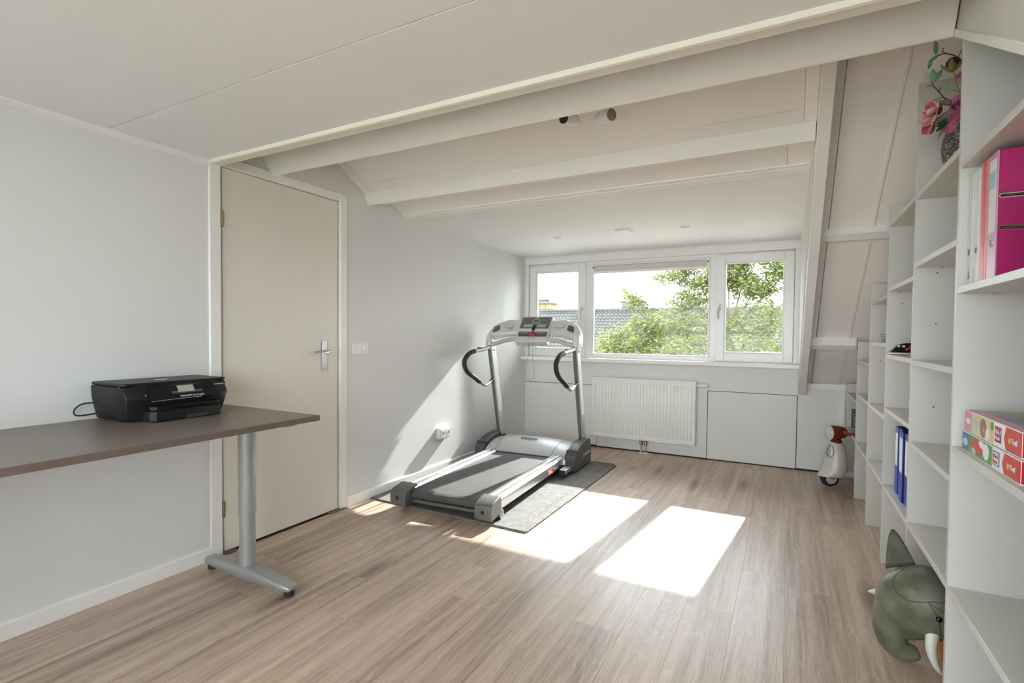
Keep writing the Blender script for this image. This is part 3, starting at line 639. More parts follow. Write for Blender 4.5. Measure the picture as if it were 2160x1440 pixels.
# binders
def binder(name, label, y0, y1, z0, h, x0, dep, spine, cover, group, label_mat=None, lab=(0.12, 0.62), hole=0.33, stripe=None, tilt=0.0, slots=False, toplab=None):
    b = thing(name, label, 'binder', (x0 + dep / 2, (y0 + y1) / 2, z0), 0.0, group)
    wd = y1 - y0; t = 0.0025
    MB().box(x0 + 0.004, x0 + dep, y0, y0 + t, z0, z0 + h).build('front_cover', cover, b, 0.0008, 1)
    MB().box(x0 + 0.004, x0 + dep, y1 - t, y1, z0, z0 + h).build('back_cover', cover, b, 0.0008, 1)
    sp = MB().box(x0, x0 + 0.004, y0 + 0.0005, y1 - 0.0005, z0, z0 + h).build('spine', spine, b, 0.0015, 2)
    MB().box(x0 + 0.012, x0 + dep - 0.01, y0 + t + 0.004, y1 - t - 0.004, z0 + 0.012, z0 + h - 0.02).build('paper_stack', 'pages', b)
    if label_mat:
        MB().box(x0 - 0.0006, x0 + 0.0004, y0 + wd * 0.14, y1 - wd * 0.14, z0 + h * (1 - lab[1]), z0 + h * (1 - lab[0])).build('spine_label', label_mat, sp)
    if toplab:
        MB().box(x0 - 0.001, x0 - 0.0004, y0 + wd * 0.16, y1 - wd * 0.16, z0 + h * 0.72, z0 + h * 0.86).build('label_band', toplab, sp)
    if stripe:
        MB().box(x0 - 0.0006, x0 + 0.0004, y0 + wd * 0.30, y0 + wd * 0.66, z0 + 0.001, z0 + h - 0.001).build('spine_clear_red', stripe, sp)  # strip of true red left between the painted glare on the spine
    if hole:
        rg = MB().lathe([(0.0125, 0.0002), (0.0125, -0.0016), (0.0095, -0.0016), (0.0095, 0.0002)], (x0, (y0 + y1) / 2, z0 + h * hole), 18, 'x').build('finger_ring', 'chrome', sp)
        MB().cyl((x0, (y0 + y1) / 2, z0 + h * hole), 'x', 0.0098, -0.0009, 0.0005, 16).build('finger_hole', 'black', rg)
    if slots:
        for zz in (1.521, 1.608):
            def stad(r, L_):
                pts = [(x0 + 0.004 + r + r * math.cos(a), zz + r * math.sin(a)) for a in [math.pi / 2 + math.pi * k / 8 for k in range(9)]]
                pts += [(x0 + 0.004 + L_ - r + r * math.cos(a), zz + r * math.sin(a)) for a in [-math.pi / 2 + math.pi * k / 8 for k in range(9)]]
                return pts
            so = MB().prism(stad(0.0062, 0.075), 'y', y0 - 0.0012, y0 + 0.0005).build('slot_rim', 'chrome', b)
            MB().prism([(x0 + 0.004 + (p[0] - x0 - 0.004) * 0.93 + 0.0022, zz + (p[1] - zz) * 0.62) for p in stad(0.0062, 0.075)], 'y', y0 - 0.0016, y0 - 0.0008).build('slot_hole', 'black', so)
            MB().tube([(x0 + 0.014, y0 - 0.0022, zz - 0.001), (x0 + 0.045, y0 - 0.003, zz + 0.0008), (x0 + 0.066, y0 - 0.0022, zz)], 0.0022, 8).build('ring_clip', 'brass', so)
    return b
Z0 = 1.381
binder('binder', 'white lever arch binder next to the far panel, small red triangle on its spine', 2.058, 2.097, Z0, 0.343, 0.490, 0.285, 'whitefile', 'whitefile', 'binders on the upper shelf', None, hole=0.30)
_b = binder('binder', 'white lever arch binder with a tall paper label beside the red folder', 2.013, 2.055, Z0, 0.345, 0.496, 0.285, 'whitefile', 'whitefile', 'binders on the upper shelf', 'paper', (0.1, 0.78), hole=0.30)
binder('binder', 'slim red folder, painted pale with glare around a red strip, between white and magenta binders', 1.945, 2.010, Z0, 0.352, 0.496, 0.285, 'salmon', 'salmon', 'binders on the upper shelf', None, hole=0, stripe='redfile')
binder('binder', 'magenta lever arch binder with two ring slots in its cover', 1.872, 1.942, Z0, 0.352, 0.496, 0.30, 'pinkspine_glare', 'pinkfile', 'binders on the upper shelf', 'paper', (0.05, 0.62), hole=0.30, slots=True, toplab='lightblue')
_w1 = [o for o in bpy.data.objects if o.get('label', '').startswith('white lever arch binder next')][0]
MB().prism([(2.068, Z0 + 0.022), (2.086, Z0 + 0.022), (2.077, Z0 + 0.048)], 'x', 0.4892, 0.4902).build('red_triangle', 'redfile', _w1)
blu = ['blue lever arch binder at the window end of the row of blue binders', 'blue lever arch binder second from the window end of the blue row',
       'blue lever arch binder third from the window end of the blue row', 'blue lever arch binder nearest the camera in the blue row']
for i, lb in enumerate(blu):
    y1 = 3.262 - i * 0.078
    binder('binder', lb, y1 - 0.075, y1, 0.431, 0.335, 0.500 + (0.0, 0.004, -0.006, 0.002)[i], 0.285, 'bluefile', 'bluedark', 'blue binders on the low shelf', 'paper', (0.09, 0.58), hole=0.26)

# ------------------------------------------------------------------ puzzle boxes
def puzzle(label, y0, y1, z0, z1, x0, x1, left, band, accent, arts, badge_mat, badge_frame, badge_text):
    b = thing('puzzle_box', label, 'puzzle box', ((x0 + x1) / 2, (y0 + y1) / 2, z0), 0.0, 'jigsaw boxes stacked on the shelf')
    tr = MB().box(x0 + 0.002, x1 - 0.002, y0 + 0.002, y1 - 0.002, z0, z1 - 0.012).build('tray', 'white', b, 0.001, 1)
    lid = MB().box(x0, x1, y0, y1, z0 + 0.004, z1).build('lid', 'white', b, 0.0015, 2)
    MB().box(x0 + 0.004, x1 - 0.004, y0 + 0.003, y1 - 0.003, z1 - 0.0002, z1 + 0.0006).build('lid_print', 'lid_print', lid)
    MB().box(x0 + 0.004, x0 + 0.03, y0 + 0.003, y1 - 0.003, z1 + 0.0004, z1 + 0.0009).build('lid_border', left, lid)
    xs = x0 - 0.0007
    L_ = y1 - y0; H = z1 - z0
    def patch(name, f0, f1, g0, g1, mat, dx=0.0):
        return MB().box(xs - dx, x0 + 0.0003, y1 - L_ * f1, y1 - L_ * f0, z0 + 0.005 + (H - 0.007) * g0, z0 + 0.005 + (H - 0.007) * g1).build(name, mat, lid)
    patch('side_print', 0.0, 0.14, 0, 1, left)
    patch('side_print', 0.14, 0.58, 0, 1, band)
    for f0, f1, g0, g1, mt in arts:
        MB().ell((xs, y1 - L_ * (f0 + f1) / 2, z0 + 0.005 + (H - 0.007) * (g0 + g1) / 2), (0.0006, L_ * (f1 - f0) / 2, (H - 0.007) * (g1 - g0) / 2), 14, 8).build('side_print', mt, lid)
    patch('side_print', 0.74, 1.0, 0, 1, 'box_red')
    # curved white edge of the red field
    n = 10; pl = [(y1 - L_ * (0.735 - 0.02 * math.sin(math.pi * k / n)) , z0 + 0.005 + (H - 0.007) * k / n) for k in range(n + 1)]
    MB().prism(pl + [(y1 - L_ * 0.775, z0 + H - 0.002), (y1 - L_ * 0.745, z0 + H * 0.5), (y1 - L_ * 0.775, z0 + 0.005)], 'x', xs - 0.0004, x0).build('side_print', 'white', lid)
    bd = patch('badge', 0.595, 0.70, 0.16, 0.86, badge_frame, 0.0003)
    if badge_mat != badge_frame:
        patch('badge', 0.605, 0.69, 0.22, 0.80, badge_mat, 0.0006)
    tcol = 'white' if badge_mat == badge_frame else 'box_red'
    text('10 in 1', H * 0.235, (xs - 0.0011, y1 - L_ * 0.607, z0 + H * 0.56), (0, -1, 0), (0, 0, 1), tcol, lid, extrude=0.0002, bold=0.0004)
    text('Puzzle', H * 0.215, (xs - 0.0011, y1 - L_ * 0.605, z0 + H * 0.33), (0, -1, 0), (0, 0, 1), tcol, lid, extrude=0.0002, bold=0.0002)
    text('Trefl', H * 0.30, (xs - 0.0008, y1 - L_ * 0.865, z0 + H * 0.42), (0, -1, 0), (0, 0, 1), 'white', lid, extrude=0.0002, bold=0.0006)
    MB().ell((xs - 0.0004, y1 - L_ * 0.835, z0 + H * 0.50), (0.0006, 0.008, 0.008), 10, 6).build('side_print', 'box_yellow', lid)
    # red short side towards the photographer
    MB().box(x0 + 0.002, x1 - 0.002, y0 - 0.0006, y0 + 0.0003, z0 + 0.005, z1 - 0.002).build('end_print', 'box_red', lid)
    return b
puzzle('red jigsaw box with blue end, lower one on the shelf', 1.600, 2.045, 0.8785, 0.9375, 0.481, 0.76, 'box_blue', 'box_green',
       'red', [(0.17, 0.42, 0.1, 0.9, 'box_red'), (0.20, 0.31, 0.05, 0.55, 'printgrey'), (0.42, 0.53, 0.1, 0.95, 'white'), (0.33, 0.45, 0.55, 0.98, 'white'), (0.02, 0.12, 0.25, 0.7, 'box_mint')], 'white', 'box_blue', '')
puzzle('red jigsaw box with pink end, lying on top of the other', 1.598, 2.023, 0.9395, 1.0035, 0.481, 0.76, 'box_pink', 'box_skin',
       'red', [(0.17, 0.27, 0.0, 0.8, 'box_mint'), (0.31, 0.45, 0.0, 0.95, 'box_brown'), (0.335, 0.435, 0.1, 0.8, 'box_skin'), (0.42, 0.50, 0.0, 0.55, 'white'), (0.51, 0.575, 0.55, 1.0, 'box_green'), (0.02, 0.12, 0.35, 0.65, 'white')], 'box_mag', 'box_mag', '')

# ------------------------------------------------------------------ toy car and little basket
tc_ = thing('toy_car', 'black toy car with red star and silver windows on the bookcase', 'toy car', (0.555, 3.33, 1.132))
MB().prism([(0.471, 1.141), (0.505, 1.180), (0.530, 1.190), (0.561, 1.192), (0.562, 1.184), (0.551, 1.172), (0.551, 1.160), (0.575, 1.160), (0.590, 1.170), (0.622, 1.172), (0.640, 1.160), (0.640, 1.141)], 'y', 3.300, 3.362).build('body', 'blackgloss', tc_, 0.003)
MB().box(0.474, 0.640, 3.302, 3.360, 1.1325, 1.143).build('chassis', 'plastic_w', tc_, 0.002)
for a in (0.509, 0.529): MB().box(a - 0.006, a + 0.006, 3.2985, 3.301, 1.170, 1.180).build('window', 'lens', tc_, 0.001)
st_ = [(0.543 + (0.011 if k % 2 == 0 else 0.005) * math.cos(math.pi / 2 + k * math.pi / 5), 1.160 + (0.010 if k % 2 == 0 else 0.0045) * math.sin(math.pi / 2 + k * math.pi / 5)) for k in range(10)]
MB().prism(st_, 'y', 3.2982, 3.301).build('star', 'red', tc_)
for yy in (3.286, 3.364):
    r_ = 0.032
    wv = MB().cyl((0.620, yy, 1.132 + r_), 'y', r_, 0.0, 0.013, 22).build('wheel', 'rubber', tc_, 0.002)
    MB().tube([(0.620 + r_ * 0.96 * math.cos(a), yy - 0.0006, 1.132 + r_ + r_ * 0.96 * math.sin(a)) for a in [2 * math.pi * k / 24 for k in range(25)]], 0.0012, 5).build('rim', 'salmon', wv)
ba = thing('small_basket', 'tiny brown and white woven bowl on the bookcase', 'bowl', (0.553, 3.90, 1.190))
MB().lathe([(0.018, 0.0), (0.030, 0.012), (0.038, 0.030), (0.043, 0.050), (0.040, 0.050), (0.033, 0.030), (0.024, 0.014), (0.010, 0.006)], (0.553, 3.90, 1.190), 20).build('bowl', 'tusk', ba, smooth=50)
for k in range(4):
    rr_ = 0.030 + 0.0042 * k; z = 1.201 + 0.0115 * k
    MB().tube([(0.553 + (rr_ + 0.0025) * math.cos(a), 3.90 + (rr_ + 0.0025) * math.sin(a), z + 0.0015 * (j % 2)) for j, a in enumerate([2 * math.pi * j / 24 for j in range(25)])], 0.0024, 6).build('weave_band', 'basket', ba)

# ------------------------------------------------------------------ vase of artificial flowers
VX, VY, VZ = 0.572, 2.46, 1.8245
fv = thing('flower_vase', 'rough grey vase with pink artificial flowers and twigs on the top shelf', 'vase', (VX, VY, VZ))
MB().lathe([(0.045, 0.0), (0.062, 0.02), (0.078, 0.06), (0.082, 0.10), (0.076, 0.14), (0.064, 0.170), (0.060, 0.172), (0.058, 0.160), (0.03, 0.155)], (VX, VY, VZ), 28).build('vase', 'vase', fv, smooth=60)
rng = random.Random(3)
nb = MB()
for k in range(150):
    c = Vector((VX - 0.005 + rng.uniform(-0.055, 0.05), VY + rng.uniform(-0.07, 0.06), VZ + 0.165 + abs(rng.gauss(0.03, 0.04))))
    a = rng.uniform(0, 6.28); rr_ = rng.uniform(0.012, 0.03); tl = rng.uniform(-1, 1)
    nb.tube([c + Vector((math.cos(a + t) * rr_, math.sin(a + t) * rr_ * math.cos(tl), math.sin(a + t) * rr_ * math.sin(tl) + 0.006 * t)) for t in [0, 0.7, 1.4, 2.1, 2.8, 3.4]], 0.0011, 4)
for k in range(14):
    a = rng.uniform(2.2, 4.4); p = Vector((VX + 0.058 * math.cos(a), VY + 0.058 * math.sin(a), VZ + 0.175))
    nb.tube([p, p + Vector((math.cos(a) * 0.02, math.sin(a) * 0.02, rng.uniform(-0.01, 0.012))), p + Vector((math.cos(a) * 0.03 + rng.uniform(-0.01, 0.01), math.sin(a) * 0.03, rng.uniform(-0.05, -0.015)))], 0.0011, 4)
o = nb.build('nest_fibres', 'nest', fv, recalc=False, kind='stuff')
def petal(mb, base, dirv, up, L_, W_, cup=0.3, nu=6, nv=5):
    d_ = Vector(dirv).normalized(); s_ = d_.cross(Vector(up)).normalized(); n_ = s_.cross(d_)
    g_ = []
    for i in range(nu + 1):
        t = i / nu; wdt = W_ * (math.sin(math.pi * min(1, 0.12 + t * 0.86)) ** 0.7)
        row = []
        for j in range(nv):
            u = (j / (nv - 1) - 0.5) * 2
            row.append(Vector(base) + d_ * (L_ * t) + s_ * (u * wdt / 2) + n_ * (cup * L_ * (t * t * 0.8 + u * u * 0.35 * (1 - t * 0.3)) ))
        g_.append(row)
    mb.sheet(g_)
def flower(name, mat, c, axis, n, L_, W_, cup, open_, seed):
    rg = random.Random(seed); ax = Vector(axis).normalized(); s_ = ax.orthogonal().normalized(); t_ = ax.cross(s_)
    mb = MB()
    for k in range(n):
        a = 2 * math.pi * k / n + rg.uniform(-0.2, 0.2)
        rad = s_ * math.cos(a) + t_ * math.sin(a)
        petal(mb, Vector(c) + rad * 0.004, rad * math.sin(open_) + ax * math.cos(open_), ax - rad * 0.6, L_ * rg.uniform(0.9, 1.1), W_, cup)
    o = mb.build(name, mat, fv, smooth=180, recalc=False)
    md = o.modifiers.new('s', 'SOLIDIFY'); md.thickness = 0.0008
    return o
# rose
rc_ = (0.545, 2.405, 2.045)
flower('rose', 'rose', rc_, (-0.35, -0.8, 0.15), 7, 0.050, 0.048, 0.30, 1.15, 1)
flower('rose_inner', 'rose', rc_, (-0.35, -0.8, 0.25), 6, 0.043, 0.040, 0.35, 0.75, 2)
flower('rose_heart', 'rosein', (0.546, 2.400, 2.048), (-0.35, -0.8, 0.25), 6, 0.034, 0.032, 0.35, 0.30, 3)
flower('rose_petals', 'rose', (0.532, 2.41, 2.000), (-0.5, -0.6, -0.35), 4, 0.045, 0.04, 0.25, 0.9, 5)
flower('rose_behind', 'rose', (0.548, 2.42, 2.145), (-0.3, -0.5, 0.5), 6, 0.036, 0.032, 0.3, 0.8, 6)
# magnolia
mg = (0.462, 2.43, 2.045)
flower('magnolia', 'petal', mg, (-0.9, -0.35, 0.05), 5, 0.056, 0.050, -0.25, 0.9, 8)
flower('magnolia_inner', 'petal', (0.470, 2.43, 2.05), (-0.8, -0.35, 0.35), 4, 0.045, 0.042, 0.25, 0.55, 9)
flower('magnolia_lower', 'petal', (0.462, 2.43, 2.012), (-0.6, -0.3, -0.6), 3, 0.050, 0.04, 0.2, 0.5, 10)
flower('sepal', 'sepal', (0.478, 2.425, 2.045), (-0.5, -0.6, 0.2), 4, 0.034, 0.014, 0.2, 0.7, 11)
MB().ell((0.468, 2.42, 2.05), (0.012, 0.012, 0.014), 10, 8).build('magnolia_heart', 'bud', fv)
# bud on a stem
MB().lathe([(0.002, -0.002), (0.016, 0.006), (0.0215, 0.020), (0.020, 0.034), (0.012, 0.045), (0.004, 0.048)], (0.508, 2.42, 2.187), 14).build('bud', 'bud', fv, smooth=60)
flower('bud_sepal', 'sepal', (0.508, 2.42, 2.183), (-0.1, -0.1, 1), 5, 0.040, 0.022, 0.55, 1.15, 12)
MB().tube(bez([(0.545, 2.44, 2.06), (0.525, 2.43, 2.13), (0.510, 2.42, 2.19)]), 0.0022, 6).build('stem', 'sepal', fv)
# twigs with mint leaves
tw = MB()
tw.tube(bez([(0.57, 2.45, 2.10), (0.545, 2.44, 2.20), (0.525, 2.43, 2.235), (0.490, 2.43, 2.258), (0.465, 2.43, 2.255), (0.452, 2.43, 2.27)]), [0.0024] * 41, 6) if False else None
tw.tube(bez([(0.57, 2.45, 2.10), (0.545, 2.44, 2.20), (0.525, 2.43, 2.235), (0.490, 2.43, 2.258), (0.465, 2.43, 2.256)]), 0.0020, 6)
tw.tube(bez([(0.490, 2.43, 2.258), (0.480, 2.43, 2.268), (0.482, 2.43, 2.280)]), 0.0014, 5)
tw.tube(bez([(0.525, 2.43, 2.235), (0.508, 2.43, 2.232), (0.500, 2.43, 2.230)]), 0.0014, 5)
tw.tube(bez([(0.525, 2.43, 2.235), (0.530, 2.43, 2.25), (0.534, 2.43, 2.262)]), 0.0014, 5)
tw.tube(bez([(0.545, 2.44, 2.20), (0.552, 2.43, 2.22), (0.565, 2.43, 2.25)]), 0.0014, 5)
tw.tube(bez([(0.525, 2.44, 2.04), (0.478, 2.43, 2.115), (0.455, 2.43, 2.150), (0.452, 2.43, 2.165)]), 0.0018, 6)
tw.tube(bez([(0.455, 2.43, 2.150), (0.445, 2.43, 2.153), (0.438, 2.43, 2.148)]), 0.0014, 5)
tw.tube(bez([(0.475, 2.43, 2.118), (0.474, 2.43, 2.130), (0.476, 2.43, 2.142)]), 0.0014, 5)
tw.tube(bez([(0.520, 2.44, 2.08), (0.485, 2.43, 2.10), (0.460, 2.43, 2.095)]), 0.0014, 5)
tw.build('twig', 'bark', fv)
def leaf(base, dirv, up, L_, W_, mat='leafgreen', cup=0.12):
    mb = MB(); petal(mb, base, dirv, up, L_, W_, cup); o = mb.build('leaf', mat, fv, smooth=180, recalc=False)
    md = o.modifiers.new('s', 'SOLIDIFY'); md.thickness = 0.0006
leaf((0.462, 2.43, 2.262), (-0.05, 0, 1), (-0.6, -1, 0), 0.050, 0.016)
leaf((0.466, 2.43, 2.256), (-0.75, 0, -0.55), (0, -1, 0.4), 0.034, 0.013)
leaf((0.447, 2.43, 2.242), (-0.2, 0, -1), (-0.5, -1, 0), 0.030, 0.014)
leaf((0.453, 2.43, 2.163), (0.0, 0, 1), (-0.3, -1, 0), 0.045, 0.022)
leaf((0.455, 2.43, 2.163), (0.55, 0, 0.8), (-0.3, -1, 0), 0.045, 0.020)
leaf((0.484, 2.43, 2.110), (0.35, -0.1, 1), (-0.5, -1, 0), 0.042, 0.020)
leaf((0.505, 2.41, 2.012), (-0.8, -0.1, -0.5), (0, -1, 0.6), 0.050, 0.022, 'leafdark')
leaf((0.495, 2.41, 2.005), (-0.6, -0.1, -0.7), (0, -1, 0.6), 0.050, 0.016, 'leafdark')
leaf((0.500, 2.41, 2.065), (0.2, -0.5, -0.3), (0, -1, 0.6), 0.045, 0.018, 'leafdark')
leaf((0.500, 2.40, 2.050), (0.9, -0.3, -0.4), (0, -1, 0.6), 0.040, 0.014, 'leafdark')
MB().tube(bez([(0.515, 2.42, 2.045), (0.485, 2.42, 2.025), (0.455, 2.42, 2.005)], 4), [0.010, 0.011, 0.012, 0.0125, 0.012, 0.012, 0.011, 0.009, 0.006], 8).build('driftwood', 'driftwood', fv)
MB().tube(bez([(0.475, 2.43, 2.085), (0.490, 2.42, 2.075), (0.505, 2.41, 2.07)], 4), 0.008, 8).build('driftwood', 'driftwood', fv)

# ------------------------------------------------------------------ plush elephant stool
EY = 2.40
el = thing('elephant_stool', 'olive velvet elephant stool with white tusks under the bottom shelf', 'stool', (0.60, EY, 0))
eb = MB()
R_ = Matrix.Rotation
eb.ell((0.690, EY, 0.235), (0.185, 0.150, 0.135), 24, 16)
eb.ell((0.475, EY, 0.240), (0.138, 0.125, 0.128), 24, 16)
eb.ell((0.420, EY, 0.215), (0.104, 0.100, 0.125), 24, 16)
eb.tube(bez([(0.392, EY, 0.20), (0.372, EY, 0.130), (0.373, EY, 0.078), (0.395, EY, 0.044), (0.430, EY, 0.034), (0.458, EY, 0.046)], 6),
        [0.080 - 0.056 * (i / 30) ** 0.75 for i in range(31)], 18)
eo = eb.build('body', 'elephant', el, smooth=180)
md = eo.modifiers.new('r', 'REMESH'); md.mode = 'VOXEL'; md.voxel_size = 0.007; md.use_smooth_shade = True
md = eo.modifiers.new('sm', 'SMOOTH'); md.factor = 0.6; md.iterations = 8
# ears
for sy in (-1, 1):
    ring = []
    for k in range(14):
        a = 2 * math.pi * k / 14
        ring.append((math.cos(a), math.sin(a)))
    e1 = MB()
    if sy == 1:
        base = Vector((0.405, EY + 0.07, 0.330)); tip = Vector((0.374, EY + 0.100, 0.458))
    else:
        base = Vector((0.62, EY - 0.115, 0.33)); tip = Vector((0.66, EY - 0.17, 0.40))
    rings = []
    ax = (tip - base); side = Vector((1, 0, 0.35)).normalized(); nrm = ax.cross(side).normalized()
    for i in range(8):
        t = i / 7; c = base + ax * t; wd = (0.045 if sy == 1 else 0.056) * (1 - t) ** 0.7 + 0.005; tk = 0.013 * (1 - 0.5 * t)
        rings.append([c + side * (wd * p[0] + 0.008 * t) + nrm * (tk * p[1] - 0.02 * (p[0] ** 2) * (1 - t)) for p in ring])
    e1.loft(rings); e1.build('ear', 'earfelt', el, smooth=180)
for sy, tx in ((-1, 0.0), (1, 0.0)):
    y = EY + sy * 0.098
    if sy == -1:
        pts = bez([(0.478, y + 0.01, 0.168), (0.472, y - 0.006, 0.115), (0.486, y - 0.010, 0.062), (0.505, y - 0.010, 0.034)], 5)
    else:
        pts = bez([(0.400, y - 0.01, 0.205), (0.345, y + 0.02, 0.190), (0.312, y + 0.04, 0.178)], 5)
    nn = len(pts)
    MB().tube(pts, [0.019 * (1 - i / (nn - 1)) ** 0.7 + 0.002 for i in range(nn)], 10, 0.9).build('tusk', 'tusk', el, smooth=60)
MB().ell((0.487, EY - 0.1255, 0.236), (0.0095, 0.006, 0.0095), 12, 8).build('eye', 'eye', el)
for px, py in ((0.548, -0.080), (0.56, 0.085), (0.80, -0.085), (0.80, 0.085)):
    MB().lathe([(0.030, 0.0), (0.040, 0.16)], (px, EY + py, 0.0), 14).build('leg', 'oak', el)
# stitched seams, laid on the plush surface
def seam(pts, r=0.0011):
    out = []
    for (x, z) in pts:
        best = -1
        for c, rd in (((0.475, 0.240), (0.138, 0.125, 0.128)), ((0.420, 0.215), (0.104, 0.100, 0.125)), ((0.690, 0.235), (0.185, 0.150, 0.135))):
            q = 1 - ((x - c[0]) / rd[0]) ** 2 - ((z - c[1]) / rd[2]) ** 2
            if q > 0: best = max(best, rd[1] * math.sqrt(q))
        if best > 0: out.append((x, EY - best - 0.0005 + 0.0006, z))
    if len(out) > 2: MB().tube(bez(out, 4), r, 5).build('seam', 'seam', el)
seam([(0.405, 0.350), (0.372, 0.320), (0.368, 0.290), (0.395, 0.272), (0.430, 0.278), (0.470, 0.290), (0.510, 0.290), (0.545, 0.275)])
seam([(0.458, 0.285), (0.478, 0.250), (0.490, 0.215), (0.495, 0.180), (0.490, 0.150)])
seam([(0.458, 0.284), (0.490, 0.268), (0.525, 0.245)])

# ------------------------------------------------------------------ ride-on scooter
SX, SY = 0.343, 4.93
sc_ = thing('ride_on_scooter', 'cream and oxblood retro ride-on scooter parked beside the bookcase end', 'scooter', (SX, SY, 0), math.radians(30))
# local frame: -x is the front (nose), wheels on the floor
def L(mb, *a, **k): return mb.build(*a, local=True, **k)
wh = L(MB().lathe([(0.045, -0.026), (0.066, -0.024), (0.072, -0.010), (0.072, 0.010), (0.066, 0.024), (0.045, 0.026)], (-0.02, 0, 0.072), 28, 'y'), 'wheel', 'rubber', sc_, smooth=40)
L(MB().lathe([(0.010, -0.029), (0.046, -0.027), (0.048, -0.022), (0.048, 0.022), (0.046, 0.027), (0.010, 0.029)], (-0.02, 0, 0.072), 24, 'y'), 'hub', 'cream', wh, smooth=40)
for s in (-1, 1):
    fk = L(MB().tube([(-0.02, s * 0.034, 0.072), (-0.008, s * 0.036, 0.17)], [0.016, 0.020], 12), 'fork', 'oxblood', sc_)
    L(MB().cyl((-0.02, s * 0.048, 0.078), 'y', 0.008, -0.006, 0.006, 10), 'axle_cap', 'chrome', fk)
# leg shield / front fairing lofted upwards
rings = []
sz = lambda z: 1.042 * z - 0.051
for z, xf, xb, hw in ((0.135, -0.125, 0.085, 0.098), (0.150, -0.118, 0.088, 0.108), (0.175, -0.092, 0.090, 0.112), (0.21, -0.075, 0.090, 0.110), (0.26, -0.062, 0.088, 0.104), (0.31, -0.052, 0.084, 0.092), (0.355, -0.044, 0.078, 0.074), (0.390, -0.034, 0.066, 0.052), (0.402, -0.024, 0.056, 0.040)):
    r = []
    for k in range(24):
        a = 2 * math.pi * k / 24; cx = (xf + xb) / 2; hx = (xb - xf) / 2
        px = math.copysign(abs(math.cos(a)) ** 0.8, math.cos(a)); py = math.copysign(abs(math.sin(a)) ** 0.85, math.sin(a))
        sc2 = 1.0 if px > 0 else 1 - 0.30 * abs(px) ** 1.5
        r.append((cx + hx * px + 0.012, hw * 0.82 * py * sc2, sz(z)))
    rings.append(r)
FR = rings
sh = L(MB().loft(rings), 'front_fairing', 'cream', sc_, smooth=70)
# oval grille on the nose
def fair(z, a, out=0.0):
    """point on the fairing surface at height z and angle index a (24 steps per turn)"""
    for r0, r1 in zip(FR[:-1], FR[1:]):
        if r0[0][2] <= z <= r1[0][2]:
            u = (z - r0[0][2]) / (r1[0][2] - r0[0][2]); k = int(math.floor(a)) % 24; w_ = a - math.floor(a)
            A = Vector(r0[k]).lerp(Vector(r0[(k + 1) % 24]), w_); B = Vector(r1[k]).lerp(Vector(r1[(k + 1) % 24]), w_)
            p = A.lerp(B, u); c = Vector((0.02, 0, p.z)); d_ = (p - c).normalized()
            return p + d_ * out
gz, ga, hz_, ha_ = 0.292, 13.1, 0.050, 2.1
disk = [fair(gz, ga, 0.0035)]
fs_ = []
for q in (0.5, 1.0):
    for k in range(20):
        t = 2 * math.pi * k / 20
        disk.append(fair(gz + hz_ * q * math.sin(t), ga + ha_ * q * math.cos(t), 0.0035 if q < 1 else 0.0012))
fs_ = [(0, 1 + k, 1 + (k + 1) % 20) for k in range(20)] + [(1 + k, 21 + k, 21 + (k + 1) % 20, 1 + (k + 1) % 20) for k in range(20)]
gr = L(MB().add(disk, fs_), 'grille', 'white', sc_, smooth=60, recalc=False)
md = gr.modifiers.new('s', 'SOLIDIFY'); md.thickness = 0.003
L(MB().tube([fair(gz + hz_ * math.sin(2 * math.pi * k / 24), ga + ha_ * math.cos(2 * math.pi * k / 24), 0.0015) for k in range(25)], 0.0022, 6), 'grille_rim', 'black', gr)
for k in range(5):
    v = -0.66 + 0.33 * k; wv = math.sqrt(1 - v * v) * 0.86
    L(MB().tube([fair(gz + hz_ * v, ga + ha_ * wv * t, 0.0045) for t in (-1, -0.5, 0, 0.4)], 0.0030, 6), 'grille_slat', 'black', gr)
# neck, headlight head, handlebars
L(MB().lathe([(0.038, 0.0), (0.044, 0.008), (0.040, 0.02), (0.032, 0.03)], (0.030, 0, 0.358), 20), 'neck', 'oxblood', sc_, smooth=50)
hd = L(MB().lathe([(0.055, -0.070), (0.058, -0.064), (0.059, -0.030), (0.056, 0.005), (0.046, 0.040), (0.032, 0.062), (0.010, 0.072)], (0.042, 0, 0.440), 24, 'x'), 'headlight_housing', 'oxblood', sc_, smooth=50)
ln = L(MB().lathe([(0.057, -0.071), (0.057, -0.076), (0.050, -0.076), (0.050, -0.071)], (0.042, 0, 0.440), 24, 'x'), 'headlight_rim', 'cream', hd)
L(MB().lathe([(0.051, -0.070), (0.050, -0.074), (0.036, -0.080), (0.012, -0.083)], (0.042, 0, 0.440), 24, 'x'), 'headlight_lens', 'lens', ln, smooth=60)
for s in (-1, 1):
    hb = L(MB().tube([(0.060, s * 0.040, 0.443), (0.075, s * 0.085, 0.446)], [0.018, 0.014], 12), 'handlebar', 'oxblood', sc_)
    L(MB().tube([(0.075, s * 0.085, 0.446), (0.090, s * 0.150, 0.450), (0.091, s * 0.156, 0.450)], [0.013, 0.014, 0.010], 12), 'grip', 'oxblood', hb)
    L(MB().ell((0.060, s * 0.048, 0.460), (0.008, 0.008, 0.006), 10, 6), 'bolt', 'chrome', hb)
